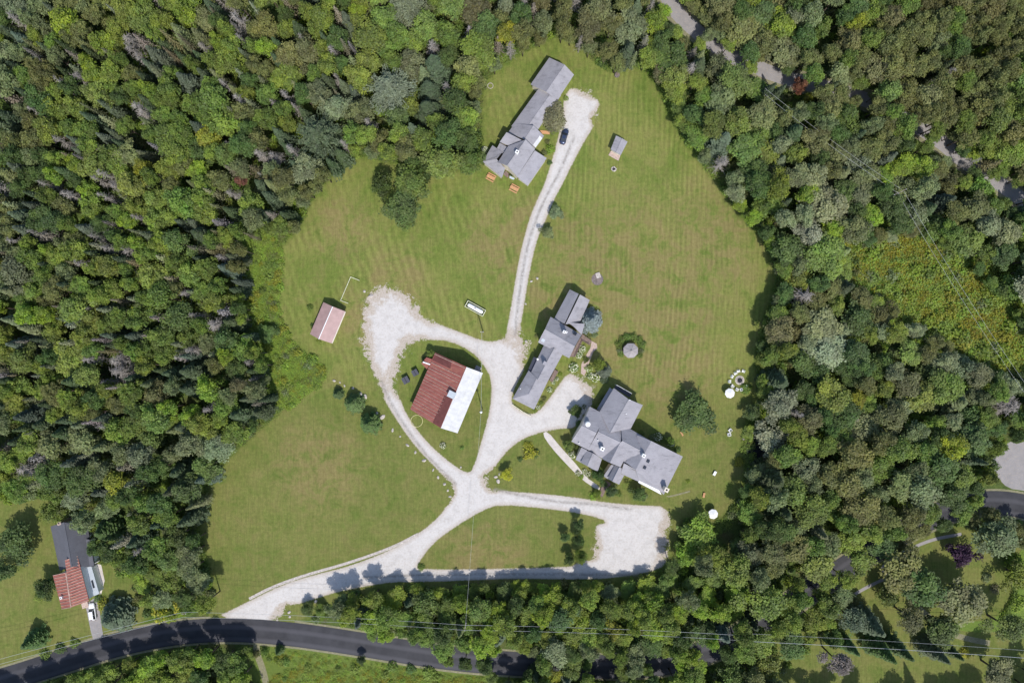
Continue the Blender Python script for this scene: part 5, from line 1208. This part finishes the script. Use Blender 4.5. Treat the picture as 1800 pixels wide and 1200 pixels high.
for k, ang in enumerate((-8, 20, 48, 76, 104, 132, 160, 186, 205, -30)):
    a = R_(ang); rr_ = 21 if 0 < ang < 180 else 19
    shrub(gx+rr_*math.cos(a), gy-rr_*math.sin(a)+(0 if 0 < ang < 180 else 1), 8.2 if 0 < ang < 170 else 6, ('greygreen' if k in (0, 7) else 'mid'), 'rounded green shrub %s the gazebo, in its surrounding ring' % SIDE[(0,1,2,3,4,5,6,7,7,9)[k]] if k != 8 else 'lowest small shrub of the ring left of the gazebo steps', hh=1.1, group='shrubs ringing the gazebo')
SH = [(967,262,9,'lime','bright green shrub right of the white roof panel, beside the blue car',0),(1023,613,7,'mid','cream-flowering shrub against the boardwalk, upper one',2),(1018,624,6.5,'mid','cream-flowering shrub against the boardwalk, lower one',2),(1008,646,9,'mid','cream-flowering shrub at the top of the gravel below the boardwalk',2),(1035,648,7,'lime','white-speckled shrub left below the bright tree by the path',1),(1047,664,8.5,'lime','large white-flowering shrub at the gravel corner nearest the inn',2),(1038,660,7,'mid','small white-flowering shrub between its two larger neighbours',1),
 (1062,667,8,'bluegreen','blue-green shrub right of the white-flowering corner shrub',0),(932,795,13,'chart','wide yellow shrub in the middle of the bed left of the inn path',0),(928,783,8,'chart','lime shrub at the top of the yellow bed',0),(941,797,8,'dark','dark shrub at the right of the yellow bed',0),(914,807,5,'dark','small dark shrub at the lower left of the yellow bed',0),(778,783,6,'mid','small white-flowering shrub alone on the barn island',2),(1006,799,7,'mid','white-flowering shrub where the path passes the inn corner',2),(812,787,4,'mid','tiny green shrub on the barn island near the wire',0),
 (762,625,7,'yg','yellow-green shrub beside the barn extension',0),(746,633,6,'dark','dark shrub touching the barn extension',0),(544,540,6,'mid','shrub at the upper left side of the pink-roofed shed',0),(548,571,4,'dark','small dark shrub at the left side of the pink-roofed shed',0),(560,600,5,'yg','low shrub under the lower end of the pink-roofed shed',0),(973,672,4,'mid','small flowering shrub under the side porch of the middle house',1),(966,685,5,'mid','cream-flowering shrub along the right wall of the middle house',2),(956,700,5,'olive','brownish low shrub at the lower right wall of the middle house',0),(946,716,4,'mid','pale flowering shrub at the lower tip of the middle house',2),(943,590,4,'olive','small shrub beside the left wall of the middle house',0),
 (1045,588,6,'greygreen','round grey-green shrub below the silvery spruce',0),(1032,590,7,'olive','low olive shrub between spruce and boardwalk',0),(1016,832,5,'olive','flower bed shrub under the left front wing of the inn',1),(1028,828,5,'yg','second flower bed shrub under the left front wing of the inn',1),(1157,768,8,'mid','pale flowering shrub right of the inn near its upper wall',1),(1180,778,7,'yg','pale flowering shrub at the right corner of the inn',1),(1210,846,4,'lime','tiny lime shrub alone on the lawn right of the inn chimney',0),(1043,872,8,'lime','lime shrub between the entrance ramp and the drive',0),
 (1300,812,9,'yellow','yellow-green shrub below the dark pond',0),(1318,830,10,'yg','second yellow-green shrub below the dark pond',0),(1332,842,9,'mid','green shrub between the pond and the lower right woods',0),(1696,1148,10,'chart','bright yellow bush on the lower right lawn below the wire',0),(1312,683,10,'mid','shrub right of the fire pit at the wood edge',0),(182,1062,12,'yellow','yellow shrub beside the neighbour drive above the conifer',0),(172,1052,8,'dark','dark shrub above the white parked car',0),(282,1078,15,'chart','yellow flowering shrub at the verge left of the driveway mouth',0),(318,1066,14,'chart','yellow flowering shrub against the woods left of the driveway mouth',0),(300,1085,10,'lime','lime shrub between the two yellow ones at the verge',0),(66,1050,8,'yg','yellow-green shrub left of the red striped house',0),
 (78,1150,10,'mid','low hedge shrub by the road on the neighbour lawn, left one',0),(105,1140,10,'dark','low hedge shrub by the road on the neighbour lawn, middle one',0),(130,1130,9,'mid','low hedge shrub by the road on the neighbour lawn, right one',0),(1735,1015,9,'greygreen','grey-green shrub in the garden at lower right',0),(1750,1035,9,'brown','brownish round flower bed shrub in the right garden',0),(1782,985,16,'lime','bright green bed plant in the right garden, upper one',0),(1790,1060,16,'lime','bright green bed plant in the right garden, lower one',0),(1770,1085,12,'lime','bright green bed plant below the right garden hedge',0),(690,1172,10,'mid','green shrub in the bottom meadow, left of two',0),(722,1176,9,'dark','dark shrub in the bottom meadow, right of two',0),(752,1182,12,'yg','yellow-green shrub at the right end of the bottom meadow',0),(985,657,4,'lime','low bright plant in the bed right of the middle house, upper one',0),(979,666,4,'mid','low plant in the bed right of the middle house, lower one',1),(951,708,4,'mid','low plant just above the lower tip of the middle house',0),(940,722,4,'yg','yellow-green plant at the very tip of the middle house bed',0),(1012,610,5,'mid','green plant in the corner of the L-shaped boardwalk',0),(1030,632,6,'yg','yellow-green plant between boardwalk shrubs and paved path',0),(1058,648,7,'dark','dark shrub between the bright tree and the conifer',0),(1062,700,7,'dark','dark shrub in the shade of the inn stair roof',0),(1052,715,6,'yg','yellow-green shrub at the gravel corner above the inn',0),(1030,735,7,'mid','shrub against the left gable of the inn, upper one',0),(1018,745,7,'dark','shrub against the left gable of the inn, lower one',0),(1128,762,6,'mid','shrub in the shade along the upper inn wall',0),(1148,770,7,'greygreen','grey-green shrub on the upper side of the inn wing',0),(1168,774,6,'mid','shrub between the two pale ones beside the inn wing',0),(1192,790,6,'dark','dark shrub at the far right corner of the inn',0),(1022,838,5,'lime','lime plant in the flower bed along the inn path',0),(1034,833,5,'mid','flowering plant in the middle of the bed along the inn path',2),(1040,840,5,'olive','olive plant at the lower end of the bed along the inn path',0),(1062,850,7,'dark','dark shrub right of the lower end of the inn path',0),(1088,868,6,'mid','shrub right of the entrance ramp, near the strip of stones',0),(1134,872,6,'greygreen','grey-green shrub right of the round tree below the inn',0),(1110,862,6,'yg','yellow-green shrub left of the round tree below the inn',0),(962,248,5,'olive','small plant under the entry deck of the farmhouse',0),(956,268,6,'olive','brownish shrub left of the bright shrub beside the farmhouse',0),(966,285,5,'dark','small dark shrub at the lower right corner of the farmhouse',0),(852,262,6,'pale','pale shrub at the upper left corner of the farmhouse',1),(849,285,5,'mid','green shrub at the left tip of the farmhouse',0),(995,172,5,'yg','low green plant beside the garage doors of the farmhouse',0),(740,997,7,'mid','small shrub at the left tip of the triangular lawn',0)]
for s_ in SH: shrub(s_[0], s_[1], s_[2], s_[3], s_[4], s_[5])
# clipped curved hedge in the right garden
hd = MB(); ln = W(smooth_line([(1752,968),(1772,985),(1780,1010),(1782,1035),(1778,1055),(1768,1070)], 2, False))
Vh = []; rs = np.random.RandomState(3); pc = []
for a, b in zip(ln[:-1], ln[1:]):
    for _ in range(60): t = rs.rand(); c = a+(b-a)*t; an = rs.uniform(0, 6.28); rr_ = rs.uniform(.4, .7); pc.append((c[0]+rr_*math.cos(an), c[1]+rr_*math.sin(an), rs.uniform(.2, 1.3)))
pc = np.array(pc); nn = unit(rs, len(pc))*.7+np.array([0, 0, .6]); nn /= np.linalg.norm(nn, axis=1)[:, None]
hm = leaf_mesh('hedge', quads(pc, nn, rs.uniform(.2, .42, len(pc)), rs), rs.uniform(.2, .8, len(pc)), rs.uniform(.3, .7, len(pc)))
ho = bpy.data.objects.new('hedge', hm); COL.objects.link(ho); ho.color = (*T['mid'], 1); tag(ho, 'narrow curving hedge in the garden at lower right', 'hedge')
